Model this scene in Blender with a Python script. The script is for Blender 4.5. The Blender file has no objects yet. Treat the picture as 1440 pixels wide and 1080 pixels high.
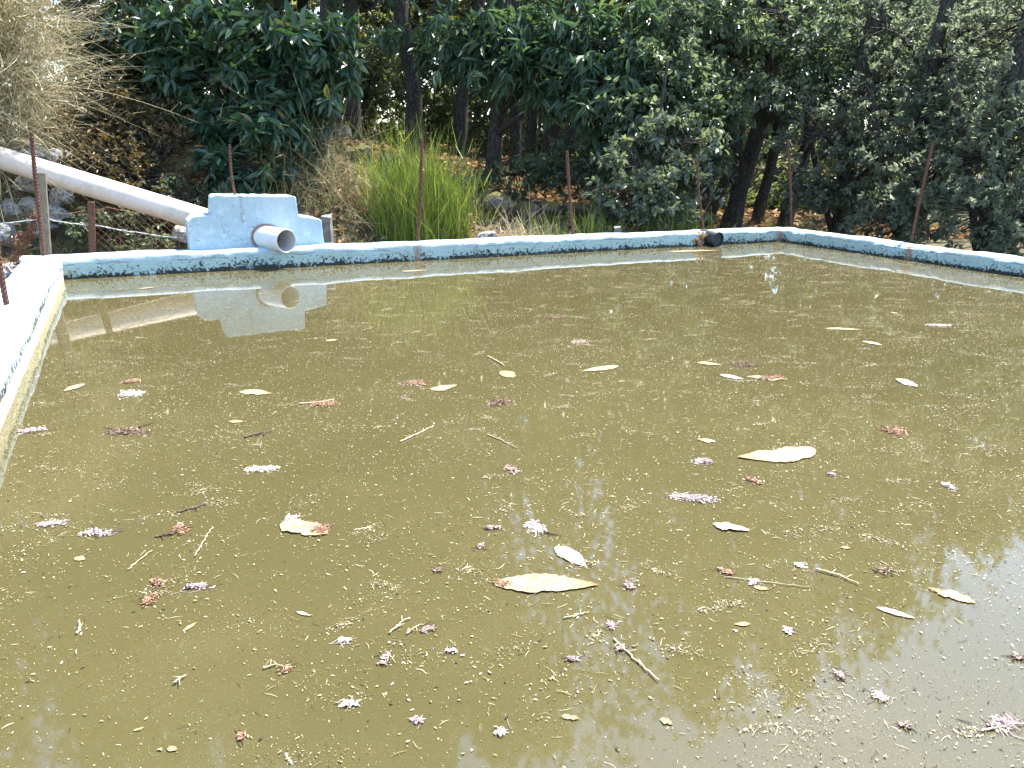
import bpy, math
import numpy as np
from mathutils import Vector, Matrix, noise as mnoise
sc = bpy.context.scene
COL = sc.collection
R = math.radians
rng = np.random.default_rng(7)

# ------------------------------------------------------------------ camera
PITCH, ROLL, F = R(17.01), R(0.711), 1083.0
fwd = np.array([0, math.cos(PITCH), -math.sin(PITCH)])
up0 = np.array([0, math.sin(PITCH), math.cos(PITCH)])
rt0 = np.array([1.0, 0, 0])
CR = math.cos(ROLL) * rt0 + math.sin(ROLL) * up0
CU = -math.sin(ROLL) * rt0 + math.cos(ROLL) * up0
CAMP = np.array([0, 0, 1.0])
cd = bpy.data.cameras.new('camera')
cam = bpy.data.objects.new('camera', cd)
COL.objects.link(cam)
cam.matrix_world = Matrix(((CR[0], CU[0], -fwd[0], 0), (CR[1], CU[1], -fwd[1], 0), (CR[2], CU[2], -fwd[2], 1.0), (0, 0, 0, 1)))
cd.sensor_width = 36
cd.lens = 36 * F / 1440
cd.clip_start = 0.05
cd.clip_end = 3000
sc.camera = cam

def ray(px, py):
    return fwd + (px - 720) / F * CR - (py - 540) / F * CU
def atz(px, py, z=0.0):
    d = ray(px, py)
    return CAMP + d * ((z - 1) / d[2])
def aty(px, py, y):
    d = ray(px, py)
    return CAMP + d * (y / d[1])

# ------------------------------------------------------------------ tank frame: s along the back wall, d out beyond its inner face
TH = R(26.03)
LC = np.array([-3.44, 5.86])
US = np.array([math.cos(TH), math.sin(TH)])
UD = np.array([-math.sin(TH), math.cos(TH)])
SL = 7.30           # inner length of the back wall
DN = -6.55          # near wall inner face
WT = 0.27
def sd(x, y):
    return (x - LC[0]) * US[0] + (y - LC[1]) * US[1], (x - LC[0]) * UD[0] + (y - LC[1]) * UD[1]
def xy(s, d):
    return LC[0] + s * US[0] + d * UD[0], LC[1] + s * US[1] + d * UD[1]
def xyz(s, d, z):
    a, b = xy(s, d)
    return np.array([a, b, z])
def on_wall(px, py, doff):
    """where the ray meets the vertical plane doff beyond the back wall's inner face"""
    r = ray(px, py)
    k = (LC[0] * UD[0] + LC[1] * UD[1] + doff) / (r[0] * UD[0] + r[1] * UD[1])
    p = CAMP + r * k
    return sd(p[0], p[1])[0], p[2]

SUN_AZ, SUN_EL = R(46), R(63)
SDIR = np.array([math.sin(SUN_AZ), math.cos(SUN_AZ)])

def sstep(t):
    t = np.clip(t, 0, 1)
    return t * t * (3 - 2 * t)

# value noise, numpy
_tab = np.random.default_rng(3).random((256, 256))
def vnoise(x, y):
    x = np.asarray(x, float); y = np.asarray(y, float)
    xi = np.floor(x).astype(int); yi = np.floor(y).astype(int)
    fx = sstep(x - xi); fy = sstep(y - yi)
    a = _tab[xi % 256, yi % 256]; b = _tab[(xi + 1) % 256, yi % 256]
    c = _tab[xi % 256, (yi + 1) % 256]; d = _tab[(xi + 1) % 256, (yi + 1) % 256]
    return (a * (1 - fx) + b * fx) * (1 - fy) + (c * (1 - fx) + d * fx) * fy

def ground_at(px, py, ymin=7.6):
    """first point of the ground along the ray"""
    y = np.arange(ymin, 30, .02); r = ray(px, py); P = CAMP + r * (y / r[1])[:, None]
    k = np.where(P[:, 2] < terr(P[:, 0], P[:, 1]))[0]
    return P[k[0]] if len(k) else P[-1]
def terr(x, y):
    x = np.asarray(x, float); y = np.asarray(y, float)
    s, d = sd(x, y)
    top = np.interp(s, [-8, 0, 2.5, 4, 6, 8, 12], [1.2, 1.1, 1.0, .72, .40, .12, -.1])
    d0 = np.interp(s, [-6, -0.5, .6, 1.5, 2.5, 5, 8], [2.35, 2.35, 2.0, 1.3, .95, 1.2, 1.2])
    d1 = np.interp(s, [-6, -.5, .6, 1.5, 2.5, 4, 8], [2.6, 2.7, 3.0, 2.8, 2.7, 3.6, 4.2])
    h = -.14 + (top + .14) * sstep((d - d0) / (d1 - d0)) + .105 * np.clip(d - d1, 0, 9) + .05 * np.clip(d - d1 - 9, 0, 36)
    h = h + .10 * (vnoise(x * .9 + 31, y * .9) - .5) * np.clip(d, 0, 1) + .04 * (vnoise(x * 3.1, y * 3.1 + 9) - .5)
    inside = (s > -WT * .5) & (s < SL + WT * .5) & (d < WT * .5) & (d > DN - WT * .5)
    h = np.where(inside, -.75, h)
    low = sstep((-d) / 2.0) * .35
    return np.where(inside, h, h - low)

# ------------------------------------------------------------------ mesh helpers
def tag(o, label=None, cat=None, group=None, kind=None):
    if label: o['label'] = label
    if cat: o['category'] = cat
    if group: o['group'] = group
    if kind: o['kind'] = kind
    return o
def empty(name, loc, label, cat, group=None):
    o = bpy.data.objects.new(name, None)
    o.empty_display_size = .1
    o.location = Vector([float(v) for v in loc])
    COL.objects.link(o)
    return tag(o, label, cat, group)
def put(name, me, mat, parent=None):
    o = bpy.data.objects.new(name, me)
    if mat is not None and len(me.materials) == 0:
        me.materials.append(mat)
    COL.objects.link(o)
    if parent is not None:
        o.parent = parent
        o.matrix_parent_inverse = Matrix.Translation(-Vector(parent.location))
    return o
def mesh(name, V, faces, attrs=None, smooth=False, vattrs=None):
    """faces: list of int arrays (n,k); attrs: dict name -> per-face values (concatenated in the same order)"""
    V = np.asarray(V, np.float32)
    me = bpy.data.meshes.new(name)
    me.vertices.add(len(V)); me.vertices.foreach_set('co', V.ravel())
    faces = [np.asarray(f, np.int32) for f in faces if len(f)]
    nl = sum(f.size for f in faces); nf = sum(len(f) for f in faces)
    me.loops.add(nl); me.polygons.add(nf)
    me.loops.foreach_set('vertex_index', np.concatenate([f.ravel() for f in faces]))
    tot = np.concatenate([np.full(len(f), f.shape[1], np.int32) for f in faces])
    start = np.concatenate([[0], np.cumsum(tot)[:-1]]).astype(np.int32)
    me.polygons.foreach_set('loop_start', start)
    me.polygons.foreach_set('use_smooth', np.full(nf, bool(smooth)))
    for k, v in (attrs or {}).items():
        a = me.attributes.new(k, 'FLOAT', 'FACE'); a.data.foreach_set('value', np.asarray(v, np.float32))
    for k, v in (vattrs or {}).items():
        a = me.attributes.new(k, 'FLOAT', 'POINT'); a.data.foreach_set('value', np.asarray(v, np.float32))
    me.update(calc_edges=True)
    me.validate()
    return me

class MB:
    """collects tubes, boxes, lumps into one mesh"""
    def __init__(self): self.V = []; self.F = {}; self.n = 0; self.A = {}
    def add(self, V, faces, a=0.0):
        V = np.asarray(V, float)
        for f in faces:
            f = np.asarray(f, int)
            if f.ndim == 1: f = f[None]
            self.F.setdefault(f.shape[1], []).append(f + self.n)
            aa = np.full(len(f), a) if np.isscalar(a) else np.asarray(a)
            self.A.setdefault(f.shape[1], []).append(aa)
        self.V.append(V); self.n += len(V)
    def tube(self, P, rad, seg=8, cap=True, a=0.0, jitter=0.0, seed=0):
        P = np.asarray(P, float); n = len(P)
        rad = np.broadcast_to(np.asarray(rad, float), (n,))
        T = np.gradient(P, axis=0); T /= np.linalg.norm(T, axis=1)[:, None] + 1e-12
        ref = np.array([0, 0, 1.0]) if abs(T[0][2]) < .9 else np.array([1.0, 0, 0])
        N = ref - T * (T @ ref)[:, None]; N /= np.linalg.norm(N, axis=1)[:, None] + 1e-12
        B = np.cross(T, N)
        an = np.arange(seg) * 2 * math.pi / seg
        rr = rad[:, None] * np.ones(seg)
        if jitter:
            g = np.random.default_rng(seed)
            rr = rr * (1 + jitter * (g.random((n, seg)) - .5)) * (1 + jitter * (g.random(seg) - .5))
        V = P[:, None, :] + rr[:, :, None] * (np.cos(an)[None, :, None] * N[:, None, :] + np.sin(an)[None, :, None] * B[:, None, :])
        i = np.arange(n - 1)[:, None] * seg; j = np.arange(seg)[None, :]; k = (j + 1) % seg
        q = np.stack([i + j, i + k, i + k + seg, i + j + seg], -1).reshape(-1, 4)
        fs = [q]
        if cap:
            fs += [np.arange(seg)[::-1][None], (np.arange(seg) + (n - 1) * seg)[None]]
        self.add(V.reshape(-1, 3), fs, a)
    def box(self, c, ax, ay, az, a=0.0):
        c = np.asarray(c, float); V = []
        for z in (-1, 1):
            for y in (-1, 1):
                for x in (-1, 1):
                    V.append(c + x * np.asarray(ax) + y * np.asarray(ay) + z * np.asarray(az))
        self.add(V, [np.array([[0, 2, 3, 1], [4, 5, 7, 6], [0, 1, 5, 4], [2, 6, 7, 3], [0, 4, 6, 2], [1, 3, 7, 5]])], a)
    def build(self, name, mat, parent=None, smooth=False, attr='rnd'):
        fs = []; at = []
        for k in self.F:
            fs.append(np.concatenate(self.F[k])); at.append(np.concatenate(self.A[k]))
        me = mesh(name, np.concatenate(self.V), fs, {attr: np.concatenate(at)}, smooth)
        return put(name, me, mat, parent)

import bmesh
_ico = {}
def ico(sub):
    if sub not in _ico:
        b = bmesh.new(); bmesh.ops.create_icosphere(b, subdivisions=sub, radius=1)
        b.verts.ensure_lookup_table()
        _ico[sub] = (np.array([v.co[:] for v in b.verts]), np.array([[v.index for v in f.verts] for f in b.faces])); b.free()
    return _ico[sub]
def lump(c, r, g, rough=.35, sub=3):
    """an angular stone: a sphere cut by random planes"""
    V, Fc = ico(sub); V = V.copy()
    for _ in range(9):
        n = g.normal(size=3); n /= np.linalg.norm(n)
        h = g.uniform(.42, .78); k = V @ n
        V -= np.clip(k - h, 0, None)[:, None] * n * .9
    V += .06 * rough * g.normal(size=V.shape)
    V = V * np.asarray(r)
    a = g.uniform(-.5, .5); ca, sa = math.cos(a), math.sin(a)
    V = V @ np.array([[ca, sa, 0], [-sa, ca, 0], [0, 0, 1]])
    return V + np.asarray(c), Fc

# ------------------------------------------------------------------ materials
def newmat(name):
    m = bpy.data.materials.new(name); m.use_nodes = True
    nt = m.node_tree; nt.nodes.clear()
    out = nt.nodes.new('ShaderNodeOutputMaterial')
    return m, nt, out
class NT:
    def __init__(s, name):
        s.m, s.nt, s.out = newmat(name)
    def n(s, t, **kw):
        o = s.nt.nodes.new(t)
        for k, v in kw.items(): setattr(o, k, v)
        return o
    def l(s, a, b): s.nt.links.new(a, b)
    def noise(s, scale, detail=4, rough=.55, vec=None, dist=0.0):
        o = s.n('ShaderNodeTexNoise'); o.inputs['Scale'].default_value = scale; o.inputs['Detail'].default_value = detail
        o.inputs['Roughness'].default_value = rough; o.inputs['Distortion'].default_value = dist
        if vec is not None: s.l(vec, o.inputs['Vector'])
        return o.outputs['Fac']
    def pos(s):
        return s.n('ShaderNodeNewGeometry').outputs['Position']
    def scaled(s, vec, x, y, z):
        o = s.n('ShaderNodeMapping'); o.inputs['Scale'].default_value = (x, y, z); s.l(vec, o.inputs['Vector']); return o.outputs[0]
    def attr(s, name):
        return s.n('ShaderNodeAttribute', attribute_name=name).outputs['Fac']
    def ramp(s, fac, stops, interp='LINEAR'):
        o = s.n('ShaderNodeValToRGB'); o.color_ramp.interpolation = interp
        e = o.color_ramp.elements
        while len(e) < len(stops): e.new(.5)
        for q, (p, c) in zip(e, stops):
            q.position = p; q.color = (c, c, c, 1) if np.isscalar(c) else (*c, 1)
        s.l(fac, o.inputs[0]); return o.outputs[0]
    def mix(s, fac, a, b, mode='MIX'):
        o = s.n('ShaderNodeMix', data_type='RGBA', blend_type=mode)
        for v, k in ((fac, 0), (a, 6), (b, 7)):
            if isinstance(v, (int, float)): o.inputs[k].default_value = v
            elif isinstance(v, tuple): o.inputs[k].default_value = (*v, 1)
            else: s.l(v, o.inputs[k])
        return o.outputs[2]
    def math(s, op, a, b=0.0, clamp=False):
        o = s.n('ShaderNodeMath', operation=op, use_clamp=clamp)
        for v, k in ((a, 0), (b, 1)):
            if isinstance(v, (int, float)): o.inputs[k].default_value = v
            else: s.l(v, o.inputs[k])
        return o.outputs[0]
    def bump(s, h, strength=.3, dist=.01):
        o = s.n('ShaderNodeBump'); o.inputs['Strength'].default_value = strength; o.inputs['Distance'].default_value = dist
        s.l(h, o.inputs['Height']); return o.outputs[0]
    def pbr(s, col, rough=.7, spec=.5, normal=None, ior=None):
        o = s.n('ShaderNodeBsdfPrincipled')
        for v, k in ((col, 'Base Color'), (rough, 'Roughness')):
            if isinstance(v, (int, float)): o.inputs[k].default_value = v
            elif isinstance(v, tuple): o.inputs[k].default_value = (*v, 1)
            else: s.l(v, o.inputs[k])
        o.inputs['Specular IOR Level'].default_value = spec
        if ior: o.inputs['IOR'].default_value = ior
        if normal is not None: s.l(normal, o.inputs['Normal'])
        return o.outputs[0]
    def done(s, sh):
        s.l(sh, s.out.inputs['Surface']); return s.m

def leaf_mat(name, stops, trans=.35, tcol=None, rough=.42, spec=.5):
    n = NT(name)
    c = n.ramp(n.attr('rnd'), stops)
    p = n.pbr(c, rough, spec)
    t = n.n('ShaderNodeBsdfTranslucent')
    n.l(n.mix(1.0, c, tcol or (1.5, 1.45, .55), 'MULTIPLY'), t.inputs['Color'])
    mx = n.n('ShaderNodeMixShader'); mx.inputs[0].default_value = trans
    n.l(p, mx.inputs[1]); n.l(t.outputs[0], mx.inputs[2])
    return n.done(mx.outputs[0])
def ramp_mat(name, stops, rough=.8, spec=.3):
    n = NT(name); return n.done(n.pbr(n.ramp(n.attr('rnd'), stops), rough, spec))
def noisy_mat(name, a, b, scale, rough=.8, bump=.4, bd=.01, spec=.3, c=None, stretch=(1, 1, 1)):
    n = NT(name); v = n.scaled(n.pos(), *stretch)
    f = n.noise(scale, 6, .6, v); f2 = n.noise(scale * 4.3, 4, .6, v)
    col = n.mix(n.ramp(f, [(.35, 0.0), (.65, 1.0)]), a, b)
    if c: col = n.mix(n.ramp(f2, [(.5, 0.0), (.62, 1.0)]), col, c)
    return n.done(n.pbr(col, rough, spec, n.bump(n.math('ADD', f, n.math('MULTIPLY', f2, .5)), bump, bd)))

M = {}
M['chestnut'] = leaf_mat('chestnut_leaf', [(0, (.036, .074, .040)), (.5, (.060, .106, .064)), (.9, (.09, .148, .082)), (.97, (.15, .19, .06)), (1, (.30, .20, .06))], .36, (1.4, 1.45, .8), rough=.36)
M['chestnut_dark'] = leaf_mat('shrub_chestnut_leaf', [(0, (.024, .056, .035)), (.5, (.040, .086, .050)), (.93, (.06, .115, .06)), (1, (.22, .15, .05))], .22, rough=.36)
M['oak'] = leaf_mat('oak_leaf', [(0, (.062, .09, .055)), (.5, (.11, .145, .09)), (.9, (.165, .20, .13)), (1, (.17, .17, .06))], .52, (1.4, 1.45, 1.0), rough=.3)
M['silver'] = leaf_mat('pale_oak_leaf', [(0, (.08, .105, .072)), (.6, (.125, .155, .108)), (1, (.20, .23, .14))], .4, (1.5, 1.5, .95), rough=.28, spec=.8)
M['greyoak'] = leaf_mat('grey_oak_leaf', [(0, (.085, .104, .074)), (.5, (.145, .168, .122)), (.9, (.21, .23, .165)), (1, (.24, .22, .12))], .58, (1.35, 1.4, 1.15), rough=.32)
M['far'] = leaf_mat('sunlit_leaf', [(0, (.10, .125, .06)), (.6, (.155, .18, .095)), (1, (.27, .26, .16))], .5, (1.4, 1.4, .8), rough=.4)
M['ochre'] = leaf_mat('withered_leaf', [(0, (.05, .045, .022)), (.55, (.09, .07, .03)), (.8, (.17, .10, .035)), (1, (.05, .075, .03))], .25, rough=.6)
M['lime'] = leaf_mat('young_leaf', [(0, (.13, .19, .03)), (1, (.24, .28, .05))], .45)
M['straw'] = ramp_mat('dry_stem', [(0, (.15, .12, .06)), (.3, (.30, .26, .12)), (.65, (.50, .43, .26)), (1, (.72, .64, .46))], .75)
M['broom'] = leaf_mat('green_stem', [(0, (.16, .12, .05)), (.12, (.13, .11, .04)), (.17, (.10, .16, .026)), (.6, (.25, .34, .045)), (.9, (.40, .46, .10)), (1, (.42, .38, .16))], .35, rough=.45)
M['grass'] = leaf_mat('grass_blade', [(0, (.05, .07, .02)), (.5, (.12, .15, .035)), (.75, (.28, .24, .09)), (1, (.42, .34, .18))], .35, rough=.6)
M['litter'] = leaf_mat('fallen_leaf', [(0, (.11, .065, .035)), (.4, (.26, .165, .09)), (.75, (.44, .30, .17)), (1, (.60, .46, .28))], .25, (1.3, 1.1, .8), rough=.6)
M['soil'] = noisy_mat('forest_soil', (.045, .036, .022), (.11, .085, .05), 3.0, .95, .8, .05, c=(.10, .11, .045))
M['bark'] = noisy_mat('bark', (.018, .014, .011), (.060, .047, .036), 9.0, .95, 1.0, .05, c=(.11, .105, .09), stretch=(2.2, 2.2, .5))
M['stone'] = noisy_mat('granite_stone', (.19, .185, .175), (.40, .39, .37), 9.0, .9, .7, .02, c=(.10, .10, .095))
M['rust'] = noisy_mat('rusty_steel', (.085, .036, .022), (.17, .075, .048), 40.0, .85, .5, .003, c=(.05, .026, .02))
M['wood'] = noisy_mat('weathered_wood', (.16, .125, .085), (.27, .22, .16), 14.0, .9, .6, .006, c=(.10, .08, .06), stretch=(3, 3, .35))
M['concrete'] = noisy_mat('grey_concrete', (.13, .125, .12), (.22, .21, .20), 15.0, .95, .5, .006)
M['wire'] = noisy_mat('galvanised_wire', (.30, .29, .27), (.45, .44, .42), 60.0, .55, .1, .001)
M['rustwire'] = noisy_mat('rusty_wire', (.14, .05, .028), (.26, .12, .06), 60.0, .8, .1, .001)
M['black'] = noisy_mat('black_plastic', (.012, .016, .02), (.03, .036, .042), 20.0, .45, .1, .002, .5)
M['mortar'] = noisy_mat('brown_mortar', (.22, .13, .09), (.36, .27, .21), 35.0, .95, .8, .01, c=(.12, .08, .06))

def mk_moss():
    n = NT('mossy_stone'); p = n.pos(); f = n.noise(6, 6, .65, p)
    nz = n.n('ShaderNodeSeparateXYZ'); n.l(n.n('ShaderNodeNewGeometry').outputs['Normal'], nz.inputs[0])
    st = n.ramp(n.noise(14, 5, .6, p), [(.3, (.05, .045, .04)), (.7, (.16, .15, .135))])
    mo = n.ramp(n.noise(40, 4, .6, p), [(.3, (.05, .05, .016)), (.7, (.16, .14, .045))])
    k = n.math('ADD', nz.outputs[2], n.math('SUBTRACT', f, .5))
    return n.done(n.pbr(n.mix(n.ramp(k, [(.45, 0.0), (.62, 1.0)]), st, mo), .95, .2, n.bump(n.noise(25, 5, .7, p), .8, .03)))
M['moss'] = mk_moss()

def mk_paint(name, cream):
    n = NT(name); p = n.pos()
    z = n.n('ShaderNodeSeparateXYZ'); n.l(p, z.inputs[0]); z = z.outputs[2]
    big = n.noise(2.2, 5, .6, p); med = n.noise(14, 6, .65, p); fine = n.noise(75, 4, .6, p)
    base = n.ramp(big, [(.3, (.35, .475, .545)), (.55, (.41, .515, .57)), (.75, (.48, .555, .59))])
    base = n.mix(n.math('MULTIPLY', n.ramp(med, [(.52, 0.0), (.72, 1.0)]), .55), base, (.70, .76, .76))
    # lower band: greener and dirty towards the waterline
    wob = n.math('ADD', z, n.math('MULTIPLY', n.math('SUBTRACT', n.noise(6, 4, .6, p), .5), .05))
    lowb = n.ramp(wob, [(.10, 1.0), (.135, 0.0)])
    if cream:
        low = n.ramp(n.noise(20, 5, .6, p), [(.35, (.62, .58, .40)), (.6, (.76, .73, .57)), (.8, (.82, .81, .72))])
        base = n.mix(n.ramp(wob, [(.07, 1.0), (.09, 0.0)]), base, low)
    else:
        base = n.mix(n.math('MULTIPLY', lowb, .85), base, (.36, .50, .49))
    # black algae specks: density rises towards the water
    if cream:
        dens = n.ramp(wob, [(.05, .1), (.078, .80), (.105, .74), (.125, .15)])
    else:
        dens = n.ramp(wob, [(.0, 1.0), (.016, .92), (.035, .70), (.075, .60), (.105, .52), (.122, .30), (.16, .20)])
    sp = n.math('ADD', n.math('MULTIPLY', n.noise(42, 5, .72, p), .75), n.math('MULTIPLY', n.noise(5, 3, .5, p), .25))
    lim = n.math('SUBTRACT', .80, n.math('MULTIPLY', dens, .42))
    k = n.math('MULTIPLY', n.math('SUBTRACT', sp, lim), 26.0, True)
    col = n.mix(k, base, n.ramp(fine, [(.3, (.012, .016, .014)), (.7, (.05, .06, .05))]))
    # crack / tide line
    cr = n.math('ABSOLUTE', n.math('SUBTRACT', wob, .112))
    line = n.math('MULTIPLY', n.ramp(cr, [(0.0, 1.0), (.006, 0.0)]), n.ramp(n.noise(4, 3, .5, p), [(.42, 0.0), (.55, .8)]))
    if not cream: col = n.mix(line, col, (.07, .08, .07))
    # pits and hairline dark marks on the upper paint
    vo = n.n('ShaderNodeTexVoronoi'); vo.inputs['Scale'].default_value = 26; n.l(p, vo.inputs['Vector'])
    pit = n.math('MULTIPLY', n.ramp(vo.outputs['Distance'], [(.10, 1.0), (.17, 0.0)]), n.ramp(n.noise(7, 3, .6, p), [(.47, 0.0), (.56, 1.0)]))
    col = n.mix(n.math('MULTIPLY', pit, .8), col, (.12, .14, .16))
    ve = n.n('ShaderNodeTexVoronoi', feature='DISTANCE_TO_EDGE'); ve.inputs['Scale'].default_value = 5.5
    wv = n.n('ShaderNodeVectorMath', operation='ADD'); n.l(p, wv.inputs[0])
    ns = n.n('ShaderNodeTexNoise'); ns.inputs['Scale'].default_value = 9; n.l(p, ns.inputs['Vector'])
    sc_ = n.n('ShaderNodeVectorMath', operation='SCALE'); n.l(ns.outputs['Color'], sc_.inputs[0]); sc_.inputs['Scale'].default_value = .22
    n.l(sc_.outputs[0], wv.inputs[1]); n.l(wv.outputs[0], ve.inputs['Vector'])
    ck = n.math('MULTIPLY', n.ramp(ve.outputs['Distance'], [(.0, 1.0), (.022, 0.0)]), n.ramp(n.noise(3.3, 3, .6, p), [(.48, 0.0), (.58, .75)]))
    col = n.mix(ck, col, (.17, .18, .18))
    ch = n.math('MULTIPLY', n.ramp(n.noise(24, 5, .7, p), [(.60, 0.0), (.65, 1.0)]), n.ramp(n.noise(3.0, 2, .5, n.scaled(p, 1, 1, 1.7)), [(.45, 0.0), (.6, .8)]))
    col = n.mix(ch, col, (.40, .44, .44))
    ru = n.attr('rust')
    rk = n.math('MULTIPLY', ru, n.ramp(med, [(.30, 0.3), (.6, 1.0)]), True)
    col = n.mix(rk, col, n.ramp(fine, [(.3, (.20, .11, .075)), (.7, (.36, .22, .16))]))
    h = n.math('ADD', n.math('MULTIPLY', med, .7), n.math('MULTIPLY', fine, .35))
    return n.done(n.pbr(col, .8, .3, n.bump(h, 1.0, .026)))
M['paint'] = mk_paint('blue_painted_concrete', False)
M['paint_cream'] = mk_paint('blue_paint_with_cream_deposit', True)

def mk_pvc(name, c, dirt):
    n = NT(name); p = n.pos()
    f = n.noise(5, 5, .65, p); g = n.noise(30, 4, .6, p)
    col = n.mix(n.math('MULTIPLY', n.ramp(n.math('ADD', n.math('MULTIPLY', f, .6), n.math('MULTIPLY', g, .4)), [(.48, 0.0), (.64, 1.0)]), .5), c, dirt)
    return n.done(n.pbr(col, .45, .4, n.bump(g, .08, .003)))
M['pvc'] = mk_pvc('weathered_pvc', (.64, .55, .465), (.42, .34, .27))
M['spout'] = mk_pvc('grey_pvc', (.58, .60, .62), (.40, .38, .36))
M['spout_in'] = mk_pvc('grey_pvc_inside', (.62, .61, .60), (.40, .37, .35))

def mk_water():
    n = NT('murky_water'); p = n.pos()
    a = n.noise(.45, 4, .55, p); b = n.noise(2.6, 4, .6, p)
    col = n.ramp(a, [(.3, (.064, .057, .0225)), (.55, (.074, .064, .0265)), (.75, (.083, .070, .031))])
    col = n.mix(n.math('MULTIPLY', n.ramp(b, [(.5, 0.0), (.75, 1.0)]), .35), col, (.092, .078, .036))
    # finest floating film of pollen
    v = n.noise(330, 2, .5, p); w = n.noise(140, 3, .6, p)
    sp = n.math('MULTIPLY', n.ramp(v, [(.64, 0.0), (.70, 1.0)]), n.ramp(b, [(.35, .25), (.65, .7)]))
    col = n.mix(sp, col, (.25, .215, .105))
    rough = n.ramp(n.math('MAXIMUM', sp, 0.0), [(0, .008), (1, .5)])
    h = n.math('ADD', n.math('MULTIPLY', n.noise(7, 2, .5, p), 1.0), n.math('MULTIPLY', w, .10))
    return n.done(n.pbr(col, rough, .5, n.bump(h, .02, .008), 1.6))
M['water'] = mk_water()
M['speck'] = ramp_mat('floating_speck', [(0, (.02, .015, .01)), (.13, (.05, .034, .021)), (.19, (.12, .09, .045)), (.5, (.24, .205, .10)), (.8, (.38, .34, .20)), (1, (.58, .54, .43))], .7)

def mk_dead(name, c1, c2, c3, vein):
    n = NT(name); p = n.pos()
    u = n.attr('u'); v = n.attr('v')
    f = n.noise(30, 5, .65, p); g = n.noise(130, 3, .6, p)
    col = n.mix(n.ramp(f, [(.38, 0.0), (.62, 1.0)]), c1, c2)
    col = n.mix(n.math('MULTIPLY', n.ramp(n.math('ADD', u, n.math('MULTIPLY', n.math('SUBTRACT', f, .5), .5)), [(.72, 0.0), (.95, 1.0)]), .8), col, c3)
    rib = n.ramp(n.math('ABSOLUTE', v), [(.0, 1.0), (.10, 0.0)])
    col = n.mix(n.math('MULTIPLY', rib, .5), col, vein)
    col = n.mix(n.math('MULTIPLY', n.ramp(n.math('ADD', n.math('MULTIPLY', g, .6), n.math('MULTIPLY', f, .4)), [(.52, 0.0), (.58, 1.0)]), .75), col, (.13, .09, .065))
    return n.done(n.pbr(col, .65, .35, n.bump(n.math('ADD', f, n.math('MULTIPLY', n.math('SINE', n.math('MULTIPLY', n.math('ADD', u, n.math('ABSOLUTE', v)), 60.0)), .15)), .5, .004)))
M['leaf_cream'] = mk_dead('bleached_cream_leaf', (.26, .19, .085), (.42, .35, .21), (.32, .16, .05), (.30, .19, .08))
M['leaf_white'] = mk_dead('bleached_white_leaf', (.32, .27, .21), (.50, .45, .37), (.42, .31, .25), (.42, .34, .26))
M['leaf_tan'] = mk_dead('tan_dead_leaf', (.32, .20, .09), (.44, .32, .17), (.20, .10, .045), (.18, .10, .05))
M['leaf_brown'] = mk_dead('brown_dead_leaf', (.30, .15, .07), (.42, .24, .12), (.16, .08, .04), (.14, .07, .04))
PINK = [(0, (.035, .022, .018)), (.3, (.13, .08, .06)), (.6, (.32, .23, .185)), (.85, (.50, .40, .33)), (1, (.64, .57, .49))]
BROWN = [(0, (.025, .016, .012)), (.35, (.08, .05, .035)), (.7, (.20, .13, .09)), (1, (.38, .29, .21))]
REDD = [(0, (.045, .024, .016)), (.35, (.15, .075, .045)), (.7, (.29, .17, .105)), (1, (.45, .34, .25))]
PALE = [(0, (.09, .065, .055)), (.25, (.34, .28, .23)), (.6, (.54, .48, .41)), (1, (.68, .64, .58))]
LILAC = [(0, (.045, .034, .034)), (.3, (.18, .13, .125)), (.65, (.40, .32, .30)), (1, (.60, .53, .49))]
for k, st in (('pink', PINK), ('brown', BROWN), ('red', REDD), ('pale', PALE), ('lilac', LILAC)):
    M['cat_' + k] = ramp_mat(k + '_catkin', st, .85, .2)
M['twig_pale'] = noisy_mat('bleached_twig', (.33, .28, .16), (.48, .42, .28), 60, .8, .2, .001)
M['twig_dark'] = noisy_mat('dark_twig', (.05, .035, .025), (.14, .10, .07), 60, .8, .2, .001)

# ------------------------------------------------------------------ world and sun
w = bpy.data.worlds.new('World'); sc.world = w; w.use_nodes = True
wn = w.node_tree; bg = wn.nodes['Background']
sky = wn.nodes.new('ShaderNodeTexSky'); sky.sky_type = 'NISHITA'; sky.sun_disc = False
sky.sun_elevation = SUN_EL; sky.sun_rotation = SUN_AZ
sky.air_density = 1.0; sky.dust_density = .9; sky.ozone_density = 1.0
wn.links.new(sky.outputs[0], bg.inputs[0]); bg.inputs[1].default_value = .15
sl = bpy.data.lights.new('sun', 'SUN'); sl.energy = 4.2; sl.angle = R(.5); sl.color = (1, .95, .87)
so = bpy.data.objects.new('sun', sl); COL.objects.link(so)
sv = Vector((SDIR[0] * math.cos(SUN_EL), SDIR[1] * math.cos(SUN_EL), math.sin(SUN_EL)))
so.rotation_euler = sv.to_track_quat('Z', 'Y').to_euler(); so.location = (20, 20, 40)

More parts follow.
